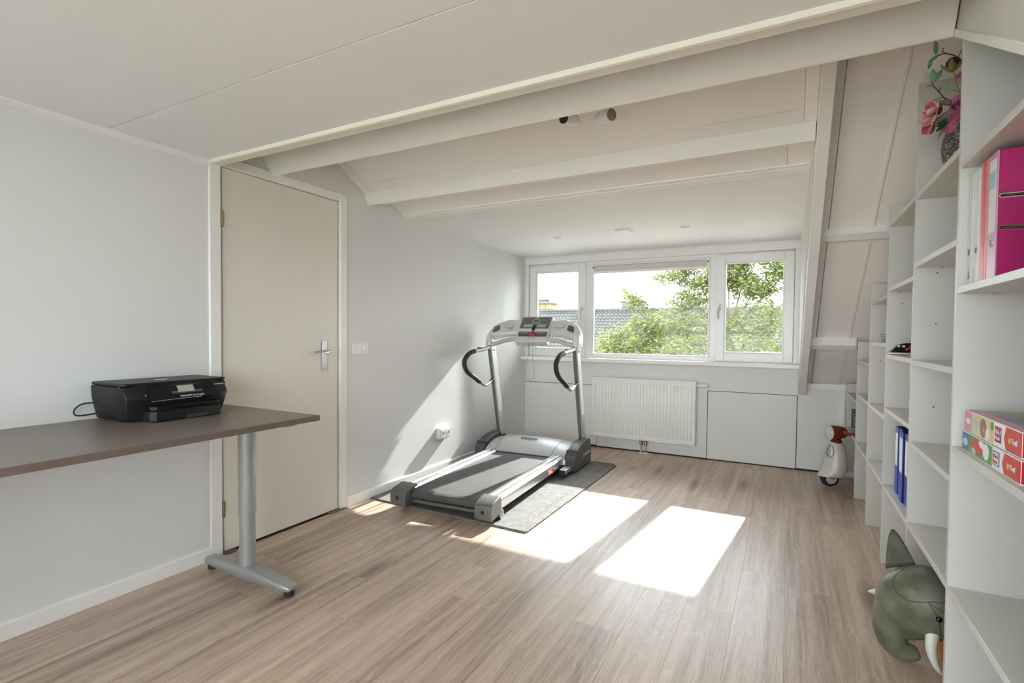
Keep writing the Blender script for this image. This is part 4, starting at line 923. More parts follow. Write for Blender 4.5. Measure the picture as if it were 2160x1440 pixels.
# running board, seat and rear body
L(MB().box(0.05, 0.26, -0.075, 0.075, 0.095, 0.130), 'running_board', 'cream', sc_, bevel=0.012, seg=3)
rr2 = []
for x, hw, z0_, z1_ in ((0.21, 0.05, 0.10, 0.20), (0.25, 0.085, 0.09, 0.26), (0.33, 0.10, 0.09, 0.285), (0.42, 0.09, 0.09, 0.275), (0.50, 0.05, 0.11, 0.23)):
    rr2.append([(x, hw * math.cos(2 * math.pi * k / 20), (z0_ + z1_) / 2 + (z1_ - z0_) / 2 * math.sin(2 * math.pi * k / 20)) for k in range(20)])
L(MB().loft(rr2), 'rear_body', 'cream', sc_, smooth=60)
L(MB().ell((0.34, 0, 0.30), (0.12, 0.07, 0.03), 20, 10), 'seat', 'black', sc_)
for s in (-1, 1):
    w2 = L(MB().lathe([(0.02, -0.018), (0.062, -0.016), (0.066, 0), (0.062, 0.016), (0.02, 0.018)], (0.40, s * 0.085, 0.066), 22, 'y'), 'wheel', 'rubber', sc_, smooth=40)
    L(MB().cyl((0.40, s * 0.085, 0.066), 'y', 0.034, -0.020, 0.020, 18), 'hub', 'cream', w2)

# small dark things standing in the last bay of the bookcase
pb = thing('photo_frame', 'small dark grey picture leaning in the last bookcase bay', 'picture', (0.60, 5.00, 0.443))
MB().prism([(5.285, 0.443), (5.300, 0.443), (5.306, 0.60), (5.294, 0.60)], 'x', 0.500, 0.62).build('frame', 'chimcap', pb, 0.002)
MB().prism([(5.2835, 0.455), (5.2855, 0.455), (5.2935, 0.59), (5.2915, 0.59)], 'x', 0.512, 0.608).build('picture', confetti('picture_print', [(0.02, 0.02, 0.025, 1), (0.30, 0.30, 0.32, 1), (0.04, 0.04, 0.04, 1), (0.25, 0.24, 0.22, 1)], 30), pb)

# ------------------------------------------------------------------ desk
DZ = 0.832
dk = thing('desk', 'long taupe desk on silver T-legs along the left wall', 'desk', (-2.31, 0.9, 0))
MB().box(-2.690, -1.932, -0.30, 1.706, DZ - 0.026, DZ).build('desk_top', 'desk', dk, 0.002)
MB().box(-1.9325, -1.9305, -0.30, 1.708, DZ - 0.0255, DZ - 0.001).box(-2.690, -1.932, 1.7055, 1.7075, DZ - 0.0255, DZ - 0.001).build('edge_band', 'deskedge', dk, 0.0008, 1)
def tleg(y):
    mb = MB()
    up = mb.lathe([(0.0405, 0.33), (0.0405, DZ - 0.03)], (-2.312, y, 0), 28).build('leg_sleeve', 'legsilver', dk, 0.0015)
    MB().lathe([(0.0365, 0.03), (0.0365, 0.335)], (-2.312, y, 0), 28).build('leg_column', 'legsilver', dk)
    rings = []
    for x, hw, zb, zt_ in ((-2.622, 0.018, 0.044, 0.054), (-2.612, 0.030, 0.028, 0.064), (-2.56, 0.034, 0.024, 0.072), (-2.40, 0.041, 0.022, 0.084), (-2.312, 0.044, 0.021, 0.086), (-2.22, 0.041, 0.022, 0.082), (-2.07, 0.034, 0.025, 0.066), (-1.995, 0.031, 0.028, 0.056), (-1.985, 0.020, 0.034, 0.050)):
        r = []
        for k in range(16):
            a = 2 * math.pi * k / 16; c_, s_ = math.cos(a), math.sin(a)
            r.append((x, y + hw * math.copysign(abs(c_) ** 0.5, c_), (zb + zt_) / 2 + (zt_ - zb) / 2 * math.copysign(abs(s_) ** 0.5, s_)))
        rings.append(r)
    ft = MB().loft(rings).build('leg_foot', 'legsilver', dk, smooth=50)
    for x in (-2.592, -2.012):
        MB().lathe([(0.020, 0.0), (0.023, 0.004), (0.023, 0.018), (0.020, 0.034)], (x, y, 0.0), 18).build('glide', 'rubber', ft)
    MB().box(-2.62, -2.0, y - 0.025, y + 0.025, DZ - 0.045, DZ - 0.026).build('bracket', 'legsilver', dk, 0.003)
tleg(1.600); tleg(0.0)
MB().box(-2.34, -2.28, 0.03, 1.57, DZ - 0.052, DZ - 0.028).build('cross_beam', 'legsilver', dk, 0.002)

# ------------------------------------------------------------------ printer
px0, px1, py0, py1 = -2.682, -2.405, 1.118, 1.580
pr_ = thing('printer', 'black inkjet printer with a small display on the desk', 'printer', ((px0 + px1) / 2, (py0 + py1) / 2, DZ))
rings = []
for z, ins, fr in ((DZ + 0.004, 0.022, -0.030), (DZ + 0.010, 0.016, -0.020), (DZ + 0.055, 0.008, -0.006), (DZ + 0.100, 0.002, 0.004), (DZ + 0.145, 0.0, -0.022), (DZ + 0.150, 0.002, -0.026)):
    c = 0.03; x0, x1, y0, y1 = px0 + ins * 0.6, px1 + fr, py0 + ins, py1 - ins
    rings.append([(x0, y0, z), (x1 - c * 1.6, y0, z), (x1 - c * 0.5, y0 + c * 0.35, z), (x1, y0 + c * 1.4, z), (x1, y1 - c * 1.4, z), (x1 - c * 0.5, y1 - c * 0.35, z), (x1 - c * 1.6, y1, z), (x0, y1, z)])
MB().loft(rings).build('body', 'blackmatte', pr_, 0.002, smooth=40)
lid = MB().prism([(px0, py0 + 0.003), (px1 - 0.045, py0 + 0.001), (px1 - 0.026, py0 + 0.02), (px1 - 0.026, py1 - 0.02), (px1 - 0.045, py1 - 0.001), (px0, py1 - 0.003)], 'z', DZ + 0.1525, DZ + 0.165).build('scanner_lid', 'blackmatte', pr_, 0.004, 3)
# hp roundel on the lid
ro = MB().tube([(-2.54 + 0.024 * math.cos(a), 1.33 + 0.024 * math.sin(a), DZ + 0.1655) for a in [2 * math.pi * k / 28 for k in range(29)]], 0.0016, 6).build('emblem', 'printgrey', lid)
text('hp', 0.035, (-2.531, 1.33, DZ + 0.1652), (0, 1, 0), (-1, 0, 0), 'printgrey', lid, align='CENTER', shear=0.3)
# glossy control panel sloping out over the front
def panel_pt(t, y, out=0.0):   # t 0 = top, 1 = lower lip
    pr = [(0.0, px1 - 0.024, DZ + 0.158), (0.25, px1 - 0.010, DZ + 0.143), (0.7, px1 + 0.010, DZ + 0.108), (1.0, px1 + 0.017, DZ + 0.090)]
    for (a, xa, za), (b, xb, zb) in zip(pr[:-1], pr[1:]):
        if t <= b:
            u = (t - a) / (b - a); return Vector((xa + (xb - xa) * u + out, y, za + (zb - za) * u + out * 0.5))
rings = []
for k in range(15):
    u = k / 14; y = py0 + 0.006 + (py1 - py0 - 0.012) * u
    e = min(1.0, math.sin(math.pi * u) * 2.4); tl = 0.35 + 0.65 * e ** 0.6; inn = -0.030 * (1 - e)
    rings.append([panel_pt(t * tl, y) + Vector((inn, 0, 0)) for t in (0, 0.25, 0.5, 0.75, 1.0)] + [panel_pt(tl, y) + Vector((-0.05, 0, -0.004)), panel_pt(0, y) + Vector((-0.045 + 0, 0, -0.006))])
cp = MB().loft(rings).build('control_panel', 'blackgloss', pr_, smooth=35)
def on_panel(name, y0, y1, t0, t1, mat, out=0.0008):
    return MB().add([panel_pt(t0, y0, out), panel_pt(t0, y1, out), panel_pt(t1, y1, out), panel_pt(t1, y0, out), panel_pt(t0, y0, -0.001), panel_pt(t0, y1, -0.001), panel_pt(t1, y1, -0.001), panel_pt(t1, y0, -0.001)],
                    [(0, 1, 2, 3), (4, 7, 6, 5), (0, 4, 5, 1), (1, 5, 6, 2), (2, 6, 7, 3), (3, 7, 4, 0)]).build(name, mat, cp)
on_panel('display_bezel', 1.302, 1.438, 0.16, 0.66, 'charcoal', 0.0004)
on_panel('display', 1.330, 1.402, 0.24, 0.60, 'screen', 0.0010)
on_panel('status_light', 1.193, 1.197, 0.62, 0.66, 'white', 0.0010)
ud = panel_pt(0.3, 0) - panel_pt(0.6, 0)
text('HEWLETT-PACKARD', 0.0115, panel_pt(0.93, 1.334, 0.0012), (0, 1, 0), ud, 'printgrey', cp, extrude=0.0002, bold=0.0002)
on_panel('model_print', 1.500, 1.545, 0.30, 0.325, 'printgrey', 0.0010); on_panel('model_print', 1.500, 1.556, 0.345, 0.355, 'printgrey', 0.0010)
# output slot and paper cassette
MB().box(px1 - 0.04, px1 - 0.004, 1.20, 1.515, DZ + 0.062, DZ + 0.090).build('output_slot', 'gap', pr_)
MB().box(px1 - 0.02, px1 + 0.004, 1.205, 1.50, DZ + 0.083, DZ + 0.087).build('output_roller_bar', 'blackgloss', pr_, 0.001)
MB().tube([(px1 + 0.013, 1.215, DZ + 0.0855), (px1 + 0.013, 1.43, DZ + 0.0885)], 0.0011, 6).build('highlight_strip', 'silver_lt', pr_)
cs = MB().prism([(px1 - 0.05, 1.195), (px1 + 0.035, 1.195), (px1 + 0.055, 1.215), (px1 + 0.056, 1.48), (px1 + 0.045, 1.500), (px1 - 0.05, 1.500)], 'z', DZ + 0.002, DZ + 0.046).build('paper_cassette', 'blackmatte', pr_, 0.003, 2)
MB().prism([(px1 - 0.05, 1.200), (px1 + 0.030, 1.200), (px1 + 0.050, 1.218), (px1 + 0.051, 1.476), (px1 + 0.041, 1.495), (px1 - 0.05, 1.495)], 'z', DZ + 0.047, DZ + 0.066).build('output_tray', 'blackgloss', pr_, 0.003, 2)
MB().box(px1 + 0.050, px1 + 0.0575, 1.335, 1.43, DZ + 0.004, DZ + 0.018).build('finger_recess', 'gap', cs)
MB().tube([(px1 - 0.050 + 0.033 * math.cos(a), py0 + 0.0068, DZ + 0.064 + 0.033 * math.sin(a)) for a in [2 * math.pi * k / 28 for k in range(29)]], 0.0007, 5).build('side_ring', 'blackgloss', pr_)
text('e', 0.03, (px1 + 0.008, 1.548, DZ + 0.058), (0, 1, 0), (0, 0, 1), 'printgrey', pr_, extrude=0.0004)
MB().tube(bez([(px0 + 0.01, py0 + 0.02, DZ + 0.072), (px0 + 0.006, py0 - 0.035, DZ + 0.070), (px0 + 0.004, py0 - 0.062, DZ + 0.045), (px0 + 0.006, py0 - 0.050, DZ + 0.022), (px0 + 0.01, py0 + 0.02, DZ + 0.024)], 8), 0.0032, 8).build('power_cable', 'rubber', pr_)

# ------------------------------------------------------------------ exercise mat
mt = thing('exercise_mat', 'thin dark grey exercise mat under the treadmill', 'mat', (-2.03, 3.76, 0))
MB().prism([(-2.684, 2.838), (-1.405, 2.806), (-1.392, 2.809), (-1.385, 2.822), (-1.380, 4.655), (-1.418, 4.712), (-2.668, 4.735)], 'z', 0.0, 0.011).build('mat_sheet', 'mat', mt, 0.002)
# interlocking seam teeth along the long edge and the front
for x in (-1.452,):
    for k in range(38):
        y = 2.87 + k * 0.048
        MB().box(x - 0.008 + 0.012 * (k % 2), x - 0.004 + 0.012 * (k % 2), y, y + 0.030, 0.0105, 0.0122).build('seam_tooth', 'charcoal', mt)

# ------------------------------------------------------------------ treadmill (built in its own frame: y forward to the window)
tm = thing('treadmill', 'silver and grey folding treadmill on the mat in front of the window', 'treadmill', (-2.012, 2.86, 0.011), math.radians(3.3))
T = lambda mb, *a, **k: mb.build(*a, local=True, **k)
g0 = 0.011   # things were measured above the floor; local z=0 is the mat top
def Z(z): return z - g0
# belt and deck
dkp = T(MB().box(-0.272, 0.272, 0.0, 1.30, Z(0.085), Z(0.128)), 'deck', 'black', tm, bevel=0.004)
bp_ = [(-0.03, 0.130), (-0.046, 0.122), (-0.054, 0.106), (-0.050, 0.090), (-0.036, 0.080), (0.10, 0.080), (0.10, 0.084), (1.34, 0.084), (1.34, 0.140), (0.0, 0.137)]
T(MB().prism([(a, Z(b)) for a, b in bp_], 'x', -0.258, 0.258), 'belt', 'belt', tm, smooth=40)
T(MB().tube([(-0.27, -0.018, Z(0.106)), (0.27, -0.018, Z(0.106))], 0.026, 18), 'rear_roller', 'black', tm)
T(MB().tube([(-0.26, -0.022, Z(0.058)), (0.30, -0.022, Z(0.058))], 0.0135, 14), 'rear_cross_bar', 'silver_dk', tm)
# side rails with running-board ridges
for s in (-1, 1):
    prof = [(0.262, 0.140), (0.272, 0.150), (0.284, 0.150), (0.287, 0.158), (0.305, 0.160), (0.308, 0.154), (0.326, 0.154), (0.329, 0.160), (0.347, 0.159), (0.350, 0.152), (0.366, 0.148), (0.378, 0.138), (0.383, 0.120), (0.383, 0.078), (0.372, 0.066), (0.27, 0.066)]
    T(MB().prism([(s * a, Z(b)) for a, b in prof], 'y', 0.0, 1.30), 'side_rail', 'alu', tm, smooth=25)
    if s == 1:
        stk = T(MB().box(0.3828, 0.3842, 0.905, 1.035, Z(0.078), Z(0.118)), 'warning_sticker', 'sticker', tm)
        for k in range(3):
            T(MB().box(0.3840, 0.3846, 0.918 + 0.0 * k, 1.00 - 0.012 * k, Z(0.088 + 0.009 * k), Z(0.0915 + 0.009 * k)), 'sticker_print', 'white', stk)
    # end caps
    prf = [(-0.112, 0.044), (-0.104, 0.036), (0.02, 0.050), (0.035, 0.066), (0.035, 0.164), (0.0, 0.166), (-0.085, 0.148), (-0.108, 0.132), (-0.116, 0.10)]
    ec = T(MB().prism([(a, Z(b)) for a, b in prf], 'x', s * 0.268, s * 0.392), 'end_cap', 'silver_dk', tm, bevel=0.010, seg=3)
    T(MB().cyl((s * 0.330, -0.112, Z(0.092)), 'y', 0.013, -0.0045, 0.01, 14), 'cap_hole', 'black', ec)
    wv = T(MB().lathe([(0.006, -0.014), (0.030, -0.013), (0.034, -0.008), (0.034, 0.008), (0.030, 0.013), (0.006, 0.014)], (s * 0.372, 0.045, Z(0.045)), 22, 'x'), 'wheel', 'charcoal', tm, smooth=30)
    T(MB().lathe([(0.027, 0.0145), (0.029, 0.017), (0.025, 0.017), (0.024, 0.0145)], (s * 0.372, 0.045, Z(0.045)), 22, 'x'), 'wheel_rim', 'chrome', wv)
    T(MB().cyl((s * 0.372, 0.045, Z(0.045)), 'x', 0.008, -0.02, 0.024, 10), 'axle', 'chrome', wv)
    T(MB().tube([(s * 0.245, -0.018, Z(0.040)), (s * 0.262, -0.018, Z(0.040))], 0.018, 14), 'bar_end', 'rubber', tm)
# motor hood
def hood(xs, w0):
    return [(1.285, 0.150 * w0 + 0.0), ]
rings = []
for x, sc3 in ((-0.40, 0.55), (-0.385, 0.80), (-0.33, 0.90), (-0.27, 0.97), (-0.14, 1.03), (0.0, 1.05), (0.14, 1.03), (0.27, 0.97), (0.33, 0.90), (0.385, 0.80), (0.40, 0.55)):
    pts = [(1.255, 0.085), (1.262, 0.150), (1.30, 0.178), (1.38, 0.218), (1.46, 0.240), (1.56, 0.245), (1.66, 0.225), (1.72, 0.180), (1.74, 0.11), (1.74, 0.085)]
    rings.append([(x, y + (0.02 if abs(x) > 0.3 else 0.0) * (1 if y < 1.3 else 0), Z(0.085 + (z - 0.085) * sc3)) for y, z in pts])
hd_ = T(MB().loft(rings), 'motor_hood', 'silver', tm, smooth=35)
for s in (-1, 1):
    T(MB().tube([(s * 0.272, 1.258, Z(0.155)), (s * 0.276, 1.30, Z(0.1815)), (s * 0.282, 1.38, Z(0.2185)), (s * 0.290, 1.46, Z(0.239)), (s * 0.298, 1.56, Z(0.243))], 0.0018, 6), 'hood_seam', 'silver_dk', hd_)
T(MB().box(-0.262, 0.262, 1.250, 1.262, Z(0.138), Z(0.150)), 'hood_lip', 'charcoal', hd_, bevel=0.002)
th_ = math.radians(3.3); F_ = Vector((-math.sin(th_), math.cos(th_), 0)); R3 = Vector((math.cos(th_), math.sin(th_), 0))
def WL(x, y, z): return WM[tm.name] @ Vector((x, y, z))
text('PARAGON', 0.034, WL(-0.01, 1.432, Z(0.2455)), R3, F_ * 0.9 + Vector((0, 0, 0.42)), 'printdark', hd_, extrude=0.0012, align='CENTER', bold=0.0008)
# side covers and stabiliser feet
for s in (-1, 1):
    prf = [(1.06, 0.030), (1.06, 0.160), (1.075, 0.200), (1.20, 0.236), (1.34, 0.252), (1.52, 0.262), (1.655, 0.255), (1.70, 0.236), (1.735, 0.040), (1.725, 0.028)]
    prf = [(1.285, 0.034), (1.275, 0.110), (1.285, 0.172), (1.335, 0.205), (1.42, 0.234), (1.52, 0.250), (1.64, 0.256), (1.745, 0.246), (1.775, 0.10), (1.765, 0.030)]
    sc4 = T(MB().prism([(a, Z(b)) for a, b in prf], 'x', s * 0.402, s * 0.492), 'side_cover', 'charcoal', tm, bevel=0.007, seg=3)
    T(MB().box(s * 0.398, s * 0.4945, 1.318, 1.330, Z(0.188), Z(0.208)), 'cover_joint', 'black', sc4)
    ft = T(MB().box(s * 0.405, s * 0.462, 1.115, 1.36, Z(0.045), Z(0.085)), 'stabiliser_foot', 'alu', tm, bevel=0.004)
    T(MB().box(s * 0.411, s * 0.456, 1.111, 1.1165, Z(0.051), Z(0.079)), 'foot_end_plug', 'black', ft)
    T(MB().lathe([(0.004, -0.012), (0.020, -0.012), (0.020, 0.012), (0.004, 0.012)], (s * 0.433, 1.135, Z(0.031)), 16, 'x'), 'foot_wheel', 'rubber', ft)
T(MB().box(-0.40, 0.40, 1.33, 1.37, Z(0.05), Z(0.085)), 'base_bar', 'charcoal', tm, bevel=0.003)
mk = WL(0.4932, 1.56, Z(0.118))
text('HORIZON', 0.036, mk + F_ * 0.0, F_, (0, 0, 1), 'printgrey', sc4, extrude=0.0008, bold=0.0008)
T(MB().lathe([(0.002, 0.4925), (0.018, 0.4925), (0.018, 0.4935), (0.002, 0.4935)], (0, 1.53, Z(0.129)), 20, 'x'), 'roundel', 'printgrey', sc4)
text('H', 0.022, WL(0.4940, 1.522, Z(0.121)), F_, (0, 0, 1), 'charcoal', sc4, extrude=0.0006, shear=0.3)
# uprights
for s in (-1, 1):
    a0, a1 = Vector((s * 0.425, 1.70, Z(0.215))), Vector((s * 0.425, 1.465, Z(1.105)))
    hw, hd2 = 0.024, 0.050
    fw = Vector((0, 1, 0)); 
    rings = []
    for p in (a0, a1):
        rings.append([p + Vector((sx * hw, sy * hd2, 0)) for sx, sy in ((-0.55, -1), (0.55, -1), (1, -0.8), (1, 0.9), (0.8, 1), (-0.8, 1), (-1, 0.9), (-1, -0.8))])
    up = T(MB().loft(rings), 'upright', 'silver', tm, bevel=0.003)
    T(MB().loft([[p + Vector((sx * hw * 0.62, -hd2 - 0.0015 + sy * 0.001, 0)) for sx, sy in ((-1, -1), (1, -1), (1, 1), (-1, 1))] for p in (a0, a1)]), 'upright_groove', 'silver_dk', up)
    for q in (1.47, 1.50):
        T(MB().cyl((s * 0.425, q - 0.01, Z(1.065)), 'x', 0.007, -0.0265, 0.0265, 10), 'bolt', 'black', up)
    # hand rails
    hx = s * 0.425
    path = bez([(hx, 1.440, Z(1.105)), (hx, 1.370, Z(1.085)), (hx, 1.27, Z(1.072)), (hx, 1.13, Z(1.062)), (hx, 1.03, Z(1.040)), (hx, 0.955, Z(0.985)), (hx, 0.965, Z(0.925)), (hx, 1.02, Z(0.875)), (hx, 1.14, Z(0.820)), (hx, 1.27, Z(0.760)), (hx, 1.345, Z(0.733)), (hx, 1.40, Z(0.742)), (hx, 1.53, Z(0.785))], 6)
    n_ = len(path)
    hr = T(MB().tube(path, 0.0145, 14), 'handrail', 'chrome', tm, smooth=60)
    i1, i2 = int(n_ * 0.255), int(n_ * 0.735)
    T(MB().tube(path[i1:i2], 0.0205, 14), 'foam_grip', 'foam', hr, smooth=60)
    T(MB().tube(path[3:i1 + 1], 0.0185, 14), 'pulse_grip', 'silver', hr, smooth=60)
    T(MB().tube(path[0:4], [0.022, 0.021, 0.019, 0.018], 14), 'grip_cuff', 'charcoal', hr, smooth=60)
    T(MB().tube(path[-4:], 0.019, 14), 'grip_socket', 'black', hr, smooth=60)
    q = path[int(n_ * 0.20)]
    T(MB().box(hx - 0.011, hx + 0.011, q.y - 0.03, q.y + 0.03, q.z + 0.016, q.z + 0.028), 'thumb_switch', 'red' if s == 1 else 'charcoal', hr, bevel=0.005)
# console arch
rings = []
for x, yc, zc, hy, hz in ((-0.470, 1.50, 1.150, 0.035, 0.050), (-0.462, 1.50, 1.185, 0.060, 0.075), (-0.42, 1.515, 1.225, 0.075, 0.085), (-0.36, 1.53, 1.255, 0.085, 0.072), (-0.28, 1.545, 1.275, 0.095, 0.062), (-0.20, 1.570, 1.278, 0.090, 0.050),
                          (0.0, 1.60, 1.280, 0.080, 0.040), (0.20, 1.570, 1.278, 0.090, 0.050), (0.28, 1.545, 1.275, 0.095, 0.062), (0.36, 1.53, 1.255, 0.085, 0.072), (0.42, 1.515, 1.225, 0.075, 0.085), (0.462, 1.50, 1.185, 0.060, 0.075), (0.470, 1.50, 1.150, 0.035, 0.050)):
    # a tilted slab section: leaning face towards the runner
    tl = math.radians(48); c_, s_ = math.cos(tl), math.sin(tl)
    sec = []
    for k in range(16):
        a = 2 * math.pi * k / 16; u = math.copysign(abs(math.cos(a)) ** 0.6, math.cos(a)); v = math.copysign(abs(math.sin(a)) ** 0.6, math.sin(a))
        uu, vv = u * hy * 1.05, v * hz * 0.62
        sec.append((x, yc + uu * c_ - vv * s_, Z(zc + uu * s_ + vv * c_)))
    rings.append(sec)
co = T(MB().loft(rings), 'console', 'silver_lt', tm, smooth=50)
# shoulder legs joining console to uprights
for s in (-1, 1):
    rr3 = []
    for z, y, hx_, hy_ in ((1.075, 1.468, 0.030, 0.056), (1.12, 1.470, 0.034, 0.064), (1.17, 1.485, 0.036, 0.072), (1.215, 1.505, 0.034, 0.070)):
        rr3.append([(s * 0.432 + hx_ * math.copysign(abs(math.cos(a)) ** 0.6, math.cos(a)), y + hy_ * math.copysign(abs(math.sin(a)) ** 0.6, math.sin(a)), Z(z)) for a in [2 * math.pi * k / 16 for k in range(16)]])
    T(MB().loft(rr3), 'console_shoulder', 'silver_lt', co, smooth=50)
    T(MB().tube([(s * 0.135, 1.455, Z(1.182)), (s * 0.27, 1.45, Z(1.160)), (s * 0.405, 1.45, Z(1.120))], 0.021, 14), 'front_grip_bar', 'silver', co, smooth=60)
# centre mast: tilted head with display and keypad
tl = math.radians(37); ex = Vector((0, math.cos(math.radians(52)), math.sin(math.radians(52)))); nn = Vector((0, -ex.z, ex.y))
o0 = Vector((0, 1.430, Z(1.146)))
def cpt(x, u, n): return o0 + Vector((x, 0, 0)) + ex * u + nn * n
def cbox(name, x0, x1, u0, u1, n0, n1, mat, par, bevel=0.0, taper=0.0, x0b=None, x1b=None):
    x0b = x0 if x0b is None else x0b; x1b = x1 if x1b is None else x1b
    v = [cpt(x0, u0, n0), cpt(x1, u0, n0), cpt(x1b, u1, n0), cpt(x0b, u1, n0), cpt(x0, u0, n1), cpt(x1, u0, n1), cpt(x1b, u1, n1), cpt(x0b, u1, n1)]
    return T(MB().add(v, [(0, 3, 2, 1), (4, 5, 6, 7), (0, 1, 5, 4), (1, 2, 6, 5), (2, 3, 7, 6), (3, 0, 4, 7)]), name, mat, par, bevel=bevel, seg=3)
mast = cbox('console_head', -0.158, 0.158, -0.005, 0.300, -0.055, 0.0165, 'silver_lt', co, 0.010, x0b=-0.162, x1b=0.162)
ds = cbox('display_panel', -0.146, 0.146, 0.150, 0.285, 0.016, 0.0205, 'dispgrey', mast, 0.002, x0b=-0.150, x1b=0.150)
cbox('lcd', -0.112, -0.015, 0.162, 0.196, 0.0195, 0.0215, 'lcd', ds); cbox('lcd', 0.022, 0.112, 0.162, 0.196, 0.0195, 0.0215, 'lcd', ds)
for rr_ in (0.048, 0.034):
    T(MB().tube([cpt(0.005 + rr_ * math.cos(a), 0.236 + rr_ * 0.62 * math.sin(a), 0.0208) for a in [2 * math.pi * k / 28 for k in range(29)]], 0.0016, 5), 'track_oval', 'printgrey', ds)
T(MB().ell(cpt(0.0, 0.282, 0.020), (0.018, 0.006, 0.008), 12, 8), 'badge', 'silver_lt', ds)
kp = cbox('keypad', -0.140, 0.145, 0.055, 0.110, 0.016, 0.0205, 'charcoal', mast, 0.004)
for k in range(12):
    if 5 <= k <= 6: continue
    cbox('button', -0.116 + k * 0.0205, -0.103 + k * 0.0205, 0.090, 0.098, 0.0195, 0.0225, 'printgrey', kp)
for x in (-0.115, 0.075): cbox('button', x, x + 0.045, 0.062, 0.080, 0.0195, 0.0225, 'dispgrey', kp)
cbox('button', -0.050, -0.030, 0.064, 0.080, 0.0195, 0.0225, 'leafdark', kp)
key = cbox('safety_key', -0.024, 0.026, 0.052, 0.078, 0.018, 0.032, 'red', mast, 0.004)
T(MB().tube(bez([cpt(-0.020, 0.050, 0.028), (-0.020, 1.425, Z(1.05)), (-0.038, 1.425, Z(0.92)), (-0.042, 1.425, Z(0.84)), (0.0, 1.425, Z(0.79)), (0.042, 1.425, Z(0.84)), (0.038, 1.425, Z(0.92)), (0.022, 1.425, Z(1.05)), cpt(0.022, 0.050, 0.028)], 8), 0.0013, 6), 'safety_cord', 'wire', key)
T(MB().tube([cpt(0.0, 0.118, 0.024), cpt(0.002, 0.150, 0.034), cpt(0.002, 0.176, 0.030)], [0.013, 0.016, 0.010], 12), 'clip', 'black', mast)
# cup holders and speaker pads on the wings
for s in (-1, 1):
    T(MB().ell((s * 0.255, 1.505, Z(1.300)), (0.052, 0.026, 0.022), 16, 10, Matrix.Rotation(math.radians(40), 3, 'X')), 'cup_holder', 'silver', co)
    q0 = Vector((s * 0.375, 1.475, Z(1.268)))
    ex2 = Vector((0, 0.70, 0.71)); rx = Vector((s * 1, 0, -0.35)).normalized()
    vv = [q0 + rx * a + ex2 * b + Vector((0, -0.71, 0.70)) * c for c in (0.0, 0.012) for a, b in ((-0.034, -0.030), (0.034, -0.030), (0.026, 0.034), (-0.030, 0.034))]
    T(MB().add(vv, [(0, 3, 2, 1), (4, 5, 6, 7), (0, 1, 5, 4), (1, 2, 6, 5), (2, 3, 7, 6), (3, 0, 4, 7)]), 'speaker_pad', 'charcoal', co, bevel=0.005)

# ------------------------------------------------------------------ radiator
rx0, rx1, rz0, rz1, ry = -1.848, -0.788, 0.135, 0.764, 5.300
ra = thing('radiator', 'white ribbed panel radiator under the window', 'radiator', ((rx0 + rx1) / 2, ry, 0))
MB().box(rx0, rx1, ry + 0.006, ry + 0.060, rz0, rz1).build('panel_body', 'radiator', ra, 0.004)
fpr = frame_ring(rx0, rx1, rz0, rz1, 0.020, ry, ry + 0.008).build('panel_rim', 'radiator', ra, 0.003)
nr = 30; pit = (rx1 - rx0 - 0.05) / nr
for k in range(nr):
    x = rx0 + 0.025 + pit * (k + 0.5)
    MB().loft([[(x - pit * 0.34, ry + 0.0065, z), (x - pit * 0.20, ry - dd, z), (x + pit * 0.20, ry - dd, z), (x + pit * 0.34, ry + 0.0065, z)] for z, dd in ((rz0 + 0.040, -0.006), (rz0 + 0.058, 0.002), (rz1 - 0.058, 0.002), (rz1 - 0.040, -0.006))]).build('rib', 'radiator', ra, smooth=40)
MB().box(rx0, rx1, ry + 0.004, ry + 0.064, rz1, rz1 + 0.006).build('top_grille', 'radiator', ra, 0.002)
MB().box(rx1 - 0.002, rx1 + 0.003, ry + 0.002, ry + 0.064, rz0 + 0.01, rz1 - 0.005).build('side_cover', 'radiator', ra, 0.001)
MB().box(rx0 - 0.003, rx0 + 0.002, ry + 0.002, ry + 0.064, rz0 + 0.01, rz1 - 0.005).build('side_cover', 'radiator', ra, 0.001)
vl = MB().cyl((rx1, ry + 0.035, rz1 - 0.035), 'x', 0.012, 0.0, 0.03, 14).build('valve_body', 'chrome', ra)
MB().lathe([(0.015, 0.02), (0.019, 0.026), (0.019, 0.075), (0.017, 0.085), (0.017, 0.118), (0.013, 0.122)], (rx1, ry + 0.035, rz1 - 0.035), 18, 'x').build('thermostat_knob', 'plastic_w', vl, smooth=40)
for x in (-1.318, -1.268):
    MB().cyl((x, ry + 0.030, 0), 'z', 0.008, 0.0, rz0 + 0.01, 12).build('pipe', 'alu', ra)
    MB().lathe([(0.011, 0.085), (0.016, 0.092), (0.016, 0.120), (0.010, 0.135)], (x, ry + 0.030, 0), 12).build('pipe_valve', 'copper', ra)
    MB().lathe([(0.029, 0.0), (0.029, 0.006), (0.012, 0.012)], (x, ry + 0.030, 0.0), 18).build('pipe_collar', 'plastic_w', ra)
for x in (rx0 + 0.15, rx1 - 0.15): MB().box(x - 0.015, x + 0.015, ry + 0.058, YW - 0.0015, rz0 + 0.1, rz1 - 0.1).build('wall_bracket', 'radiator', ra)

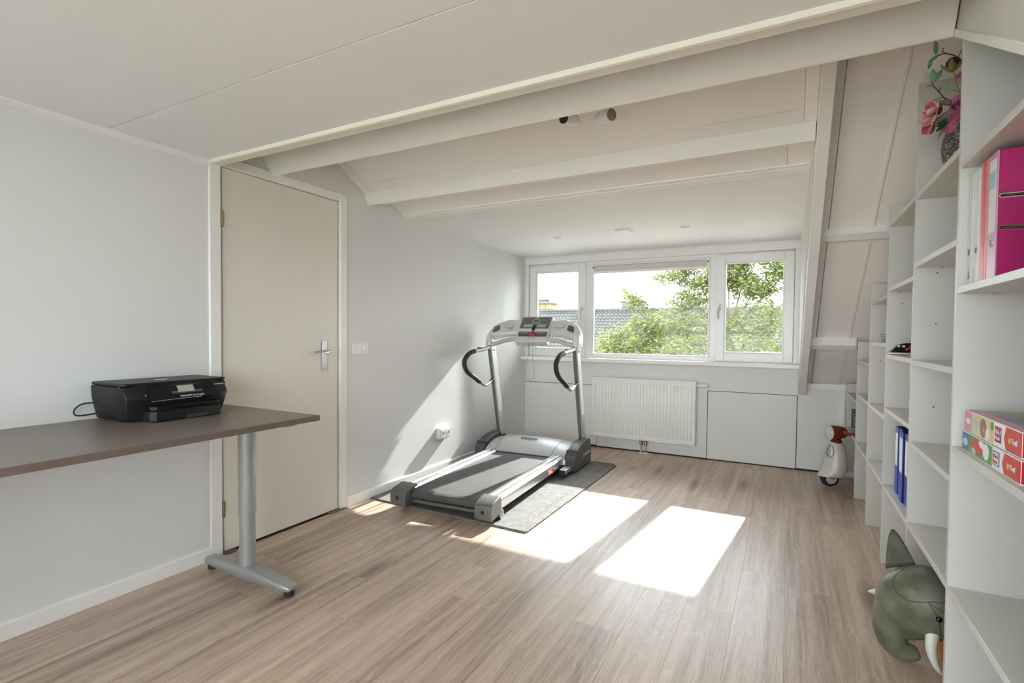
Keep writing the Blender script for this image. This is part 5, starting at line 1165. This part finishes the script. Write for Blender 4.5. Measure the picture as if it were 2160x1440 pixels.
# ------------------------------------------------------------------ switch, socket, lamps
sw = thing('light_switch', 'white double plate with rocker and dimmer beside the door', 'switch', (XL, 2.745, 1.105))
MB().box(XL, XL + 0.010, 2.668, 2.822, 1.068, 1.146).build('plate', 'plastic_w', sw, 0.002)
MB().prism([(XL + 0.009, 1.080), (XL + 0.016, 1.080), (XL + 0.012, 1.134), (XL + 0.009, 1.134)], 'y', 2.680, 2.735).build('rocker', 'plastic_w', sw, 0.001)
MB().lathe([(0.026, 0.009), (0.026, 0.012), (0.020, 0.013), (0.019, 0.028), (0.017, 0.030)], (XL, 2.784, 1.107), 24, 'x').build('dimmer_knob', 'plastic_w', sw, smooth=40)
so = thing('wall_socket', 'white surface mounted double power socket low on the left wall', 'socket', (XL, 3.735, 0.335))
MB().box(XL, XL + 0.045, 3.662, 3.812, 0.292, 0.388).build('housing', 'plastic_w', so, 0.004)
for y in (3.702, 3.774):
    f_ = MB().box(XL + 0.045, XL + 0.050, y - 0.034, y + 0.034, 0.302, 0.378).build('face_plate', 'plastic_w', so, 0.002)
    MB().lathe([(0.024, 0.0500), (0.024, 0.0515), (0.0205, 0.0515), (0.0205, 0.0500)], (XL, y, 0.340), 22, 'x').build('socket_ring', 'white', f_)
    MB().cyl((XL + 0.0498, y, 0.340), 'x', 0.0205, 0.0, 0.0006, 20).build('socket_well', 'printgrey', f_)
    for dz in (-0.010, 0.010): MB().cyl((XL + 0.0503, y + dz, 0.340), 'x', 0.0028, 0.0, 0.0006, 8).build('pin_hole', 'black', f_)
for i, (x, y, z, az, lab) in enumerate(((-0.965, 2.40, 2.278, math.radians(-105), 'left white spotlight behind the big beam, its dark opening showing'), (-0.792, 2.40, 2.258, math.radians(-35), 'right white spotlight behind the big beam, turned sideways'))):
    sp = thing('spotlight', lab, 'lamp', (x, y, z), 0.0, 'spotlights under the sloped ceiling')
    dv = Vector((math.cos(az), math.sin(az), -0.15)).normalized(); c = Vector((x, y, z))
    b_ = MB().tube([c - dv * 0.045, c - dv * 0.04, c + dv * 0.055], [0.020, 0.029, 0.030], 20).build('head', 'plastic_w', sp, smooth=40)
    MB().tube([c + dv * 0.054, c + dv * 0.0562], 0.0265, 18).build('reflector', 'black' if i == 0 else 'driftwood', b_)
    MB().tube([c, c + Vector((0, 0.02, 0.12)), (x, y + 0.03, roofz(y + 0.03))], 0.006, 8).build('arm', 'plastic_w', sp)
    MB().cyl((x, y + 0.03, roofz(y + 0.03)), (0, -RS, -1), 0.035, -0.002, 0.022, 20).build('base', 'plastic_w', sp, 0.003)
for x, lab in ((-1.893, 'small round recessed downlight in the dormer ceiling, left one'), (-0.762, 'small round recessed downlight in the dormer ceiling, right one')):
    z = dzc(4.415)
    dl = thing('downlight', lab, 'lamp', (x, 4.415, z), 0.0, 'downlights in the dormer ceiling')
    MB().lathe([(0.046, 0.001), (0.047, -0.004), (0.036, -0.007), (0.033, 0.001)], (x, 4.415, z), 28).build('ring', 'plastic_w', dl, smooth=40)
    MB().cyl((x, 4.415, z), 'z', 0.034, -0.003, 0.001, 24).build('bulb', 'printgrey', dl)
cb = thing('ceiling_box', 'flat square white sensor box on the dormer ceiling between the downlights', 'sensor', (-1.25, 4.375, dzc(4.375)))
MB().box(-1.318, -1.198, 4.305, 4.450, dzc(4.375) - 0.012, dzc(4.375) + 0.003).build('cover', 'plastic_w', cb, 0.003)
MB().box(-1.316, -1.200, 4.307, 4.448, dzc(4.375) - 0.015, dzc(4.375) - 0.0125).build('face', 'trim', cb, 0.001)

# ------------------------------------------------------------------ outside: ground, neighbour's roof, tree
gd = MB().box(-90, 90, -60, 120, -6.2, -6.0).build('ground', 'ground', smooth=0); gd['kind'] = 'structure'
RY, RZ_ = 34.0, 2.85
nh = thing('neighbour_house', "neighbour's house with grey pantile roof and yellow chimney across the street", 'house', (-10, RY, -6))
SLP = math.tan(math.radians(42))
MB().box(-32, 14, RY - 6.6, RY + 6.6, -6.0, RZ_ - 6.7 * SLP).build('wall', 'housewall', nh)
MB().prism([(RY - 7.0, RZ_ - 7.0 * SLP - 0.25), (RY, RZ_ - 0.12), (RY + 7.0, RZ_ - 7.0 * SLP - 0.25)], 'x', -32, 14).build('roof', 'tile', nh, smooth=0)
tb = MB(); gauge = 0.30; tw_ = 0.26; ns = 6
nrows = 18; ncol = int(34 / tw_)
for r in range(nrows):
    d0 = r * gauge; y0 = RY - d0 * math.cos(math.radians(42)); z0 = RZ_ - d0 * math.sin(math.radians(42))
    d1 = d0 + gauge; y1 = RY - d1 * math.cos(math.radians(42)); z1 = RZ_ - d1 * math.sin(math.radians(42))
    top, bot, low = [], [], []
    for j in range(ncol * ns + 1):
        x = -24 + j * tw_ / ns; h = 0.035 * math.sin(2 * math.pi * j / ns) + 0.012 * math.sin(4 * math.pi * j / ns)
        top.append((x, y0, z0 + h + 0.02)); bot.append((x, y1 - 0.02, z1 + h + 0.075)); low.append((x, y1 + 0.01, z1 + h - 0.01))
    tb.sheet([top, bot, low])
tb.build('roof_tiles', 'tile', nh, recalc=False, kind='stuff', smooth=50)
for k in range(100):
    x = -24 + k * 0.34
    MB().tube([(x, RY, RZ_ + 0.03), (x + 0.345, RY, RZ_ + 0.055)], [0.13, 0.145], 8).build('ridge_tile', 'tile', nh)
ch = MB().box(-16.9, -15.05, RY + 0.2, RY + 1.2, RZ_ - 0.8, RZ_ + 0.62).build('chimney', 'brick_y', nh)
for k in range(4): MB().box(-16.9 + k * 0.47, -16.9 + k * 0.47 + 0.44, RY + 0.17, RY + 0.22, RZ_ + 0.05, RZ_ + 0.56).build('chimney_panel', 'brick_y', ch)
MB().box(-17.05, -14.9, RY + 0.05, RY + 1.35, RZ_ + 0.60, RZ_ + 0.70).box(-16.35, -15.6, RY + 0.35, RY + 1.0, RZ_ + 0.70, RZ_ + 0.88).box(-16.5, -15.45, RY + 0.28, RY + 1.05, RZ_ + 0.88, RZ_ + 0.93).build('chimney_cap', 'chimcap', ch)
c2 = MB().box(-9.95, -8.5, RY + 0.2, RY + 1.2, RZ_ - 0.8, RZ_ + 0.62).build('chimney', 'chimcap', nh)
MB().box(-10.1, -8.4, RY + 0.1, RY + 1.3, RZ_ + 0.60, RZ_ + 0.68).box(-9.5, -9.05, RY + 0.45, RY + 0.85, RZ_ + 0.68, RZ_ + 1.02).box(-9.3, -8.9, RY + 0.5, RY + 0.9, RZ_ + 0.68, RZ_ + 0.88).build('chimney_cap', 'chimcap', c2)

tree = thing('tree', 'light green leafy tree standing outside the window', 'tree', (-0.9, 14.2, -6.0))
rng = random.Random(11)
brs = MB()
brs.tube(bez([(-0.9, 14.2, -6), (-0.8, 14.2, -3.5), (-0.95, 14.1, -1.5), (-1.1, 14.1, 0.2), (-1.4, 14.1, 1.4)], 5), [0.28, 0.27, 0.26, 0.25, 0.24, 0.23, 0.22, 0.21, 0.2, 0.19, 0.18, 0.17, 0.16, 0.15, 0.14, 0.13, 0.12, 0.11, 0.10, 0.09, 0.08], 10)
brs.build('trunk', 'treebark', tree)
# (centre, radii, leaf count)
lobes = [((-2.6, 14.0, 0.7), (1.7, 1.3, 0.7), 3600), ((-1.0, 14.2, 0.8), (1.6, 1.4, 0.8), 3600), ((0.5, 14.4, 0.9), (1.4, 1.4, 0.9), 2600), ((-3.9, 13.8, 0.62), (0.95, 0.9, 0.50), 2400), ((-3.45, 13.9, 1.25), (0.75, 0.8, 0.5), 1700), ((-4.35, 13.8, 1.0), (0.40, 0.5, 0.35), 500),
         ((-2.9, 14.0, 1.55), (0.85, 0.8, 0.38), 1300), ((-1.9, 14.1, 1.5), (0.9, 0.8, 0.40), 1200), ((-0.8, 14.2, 1.7), (1.0, 0.9, 0.45), 1400), ((0.3, 14.3, 1.8), (1.0, 0.9, 0.5), 1300),
         ((-3.55, 13.9, 2.05), (0.28, 0.3, 0.24), 190), ((-3.85, 13.9, 2.30), (0.26, 0.3, 0.13), 110), ((-2.25, 14.0, 2.15), (0.55, 0.5, 0.25), 800), ((-1.75, 14.0, 2.55), (0.75, 0.5, 0.17), 900),
         ((-2.7, 14.0, 2.75), (0.55, 0.4, 0.16), 420), ((-2.25, 14.0, 3.02), (0.7, 0.5, 0.17), 560), ((-1.35, 14.1, 2.85), (0.6, 0.5, 0.3), 900), ((-0.9, 14.2, 3.3), (0.9, 0.7, 0.4), 1300),
         ((-0.75, 14.1, 2.45), (0.55, 0.6, 0.28), 1100), ((-0.15, 14.2, 2.85), (0.45, 0.6, 0.22), 700), ((0.6, 14.4, 2.6), (0.7, 0.8, 0.5), 1300), ((0.4, 14.4, 3.5), (1.1, 0.9, 0.5), 1500),
         ((1.6, 14.6, 1.6), (1.2, 1.2, 1.2), 2000), ((-1.6, 14.2, 3.75), (1.0, 0.8, 0.35), 420)]
lv, lf = [], []
bt = MB()
for (c, r, n) in lobes:
    c = Vector(c); root = Vector((-1.3, 14.1, min(c.z - 0.3, 1.3)))
    mid = root.lerp(c, 0.5) + Vector((0, 0, -0.1))
    bt.tube(bez([root, mid, c], 4), [0.032 - 0.003 * i for i in range(9)], 6)
    for q in range(max(3, n // 260)):
        e = c + Vector((rng.uniform(-0.9, 0.9) * r[0], rng.uniform(-0.9, 0.9) * r[1], rng.uniform(-0.8, 0.8) * r[2]))
        bt.tube([c.lerp(root, 0.2), c.lerp(e, 0.5) + Vector((0, 0, 0.03)), e], [0.010, 0.007, 0.003], 5)
    n = int(n * (1.7 if c.z > 1.9 else 1.0)); nc = max(4, n // 16)
    cl = []
    for q in range(nc):
        while True:
            p = Vector((rng.uniform(-1, 1), rng.uniform(-1, 1), rng.uniform(-1, 1)))
            if p.length < 1: break
        cl.append(c + Vector((p.x * r[0], p.y * r[1], p.z * r[2])))
    for q in range(n):
        p = rng.choice(cl) + Vector((rng.gauss(0, 0.085), rng.gauss(0, 0.085), rng.gauss(0, 0.06)))
        a, b2 = rng.uniform(0, 6.28), rng.uniform(-0.9, 0.6)
        dv = Vector((math.cos(a) * math.cos(b2), math.sin(a) * math.cos(b2), math.sin(b2))); sd = dv.orthogonal().normalized()
        sd = (Matrix.Rotation(rng.uniform(0, 6.28), 3, dv) @ sd); Lf = rng.uniform(0.070, 0.130); Wf = Lf * 0.40
        up_ = dv.cross(sd) * Wf * 0.25
        k = len(lv)
        lv += [p, p + dv * Lf * 0.5 + sd * Wf / 2 + up_, p + dv * Lf, p + dv * Lf * 0.5 - sd * Wf / 2 + up_]
        lf += [(k, k + 1, k + 2), (k, k + 2, k + 3)]
bt.build('branches', 'treebark', tree, recalc=False)
fm_ = MB(); fm_.v = [tuple(v) for v in lv]; fm_.f = lf
fm_.build('foliage', 'foliage', tree, recalc=False, kind='stuff', smooth=0)

# ------------------------------------------------------------------ descriptions of the setting
SETTING = {
    'floor': 'grey brown oak laminate plank floor', 'wall_left': 'white painted wall with the cream door', 'wall_right': 'white wall behind the bookcase',
    'wall_back': 'white wall behind the photographer', 'wall_window': 'white panelled knee wall under the window', 'wall_cheek': 'white inner cheek of the dormer beside the window',
    'wall_cheek_outer': 'outer cheek of the dormer', 'ceiling': 'flat white panelled ceiling nearest the camera', 'ceiling_slope': 'sloping off-white roof panels',
    'ceiling_dormer': 'flat white dormer ceiling in front of the window', 'baseboard_left': 'white baseboard between door and camera along the left wall', 'baseboard_left.001': 'white baseboard between door and window along the left wall',
    'trim_1': 'cream edge strip of the near ceiling', 'trim_2': 'thin cornice between near ceiling and left wall', 'trim_3': 'sloping white rafter beside the dormer',
    'trim_4': 'large cream beam across the room', 'trim_5': 'slim white purlin behind the large beam', 'trim_6': 'low white strip where slope meets dormer ceiling',
    'trim_7': 'white ledge on top of the low knee wall', 'trim_8': 'white corner post at the end of the knee wall', 'trim_9': 'upper short purlin on the right slope',
    'trim_10': 'lower short purlin on the right slope', 'trim_11': 'boarded white truss leg above the nearest bookcase bay', 'ground': 'street level ground outside'}
for n_, l_ in SETTING.items():
    o = bpy.data.objects.get(n_)
    if o is not None: o['label'] = l_
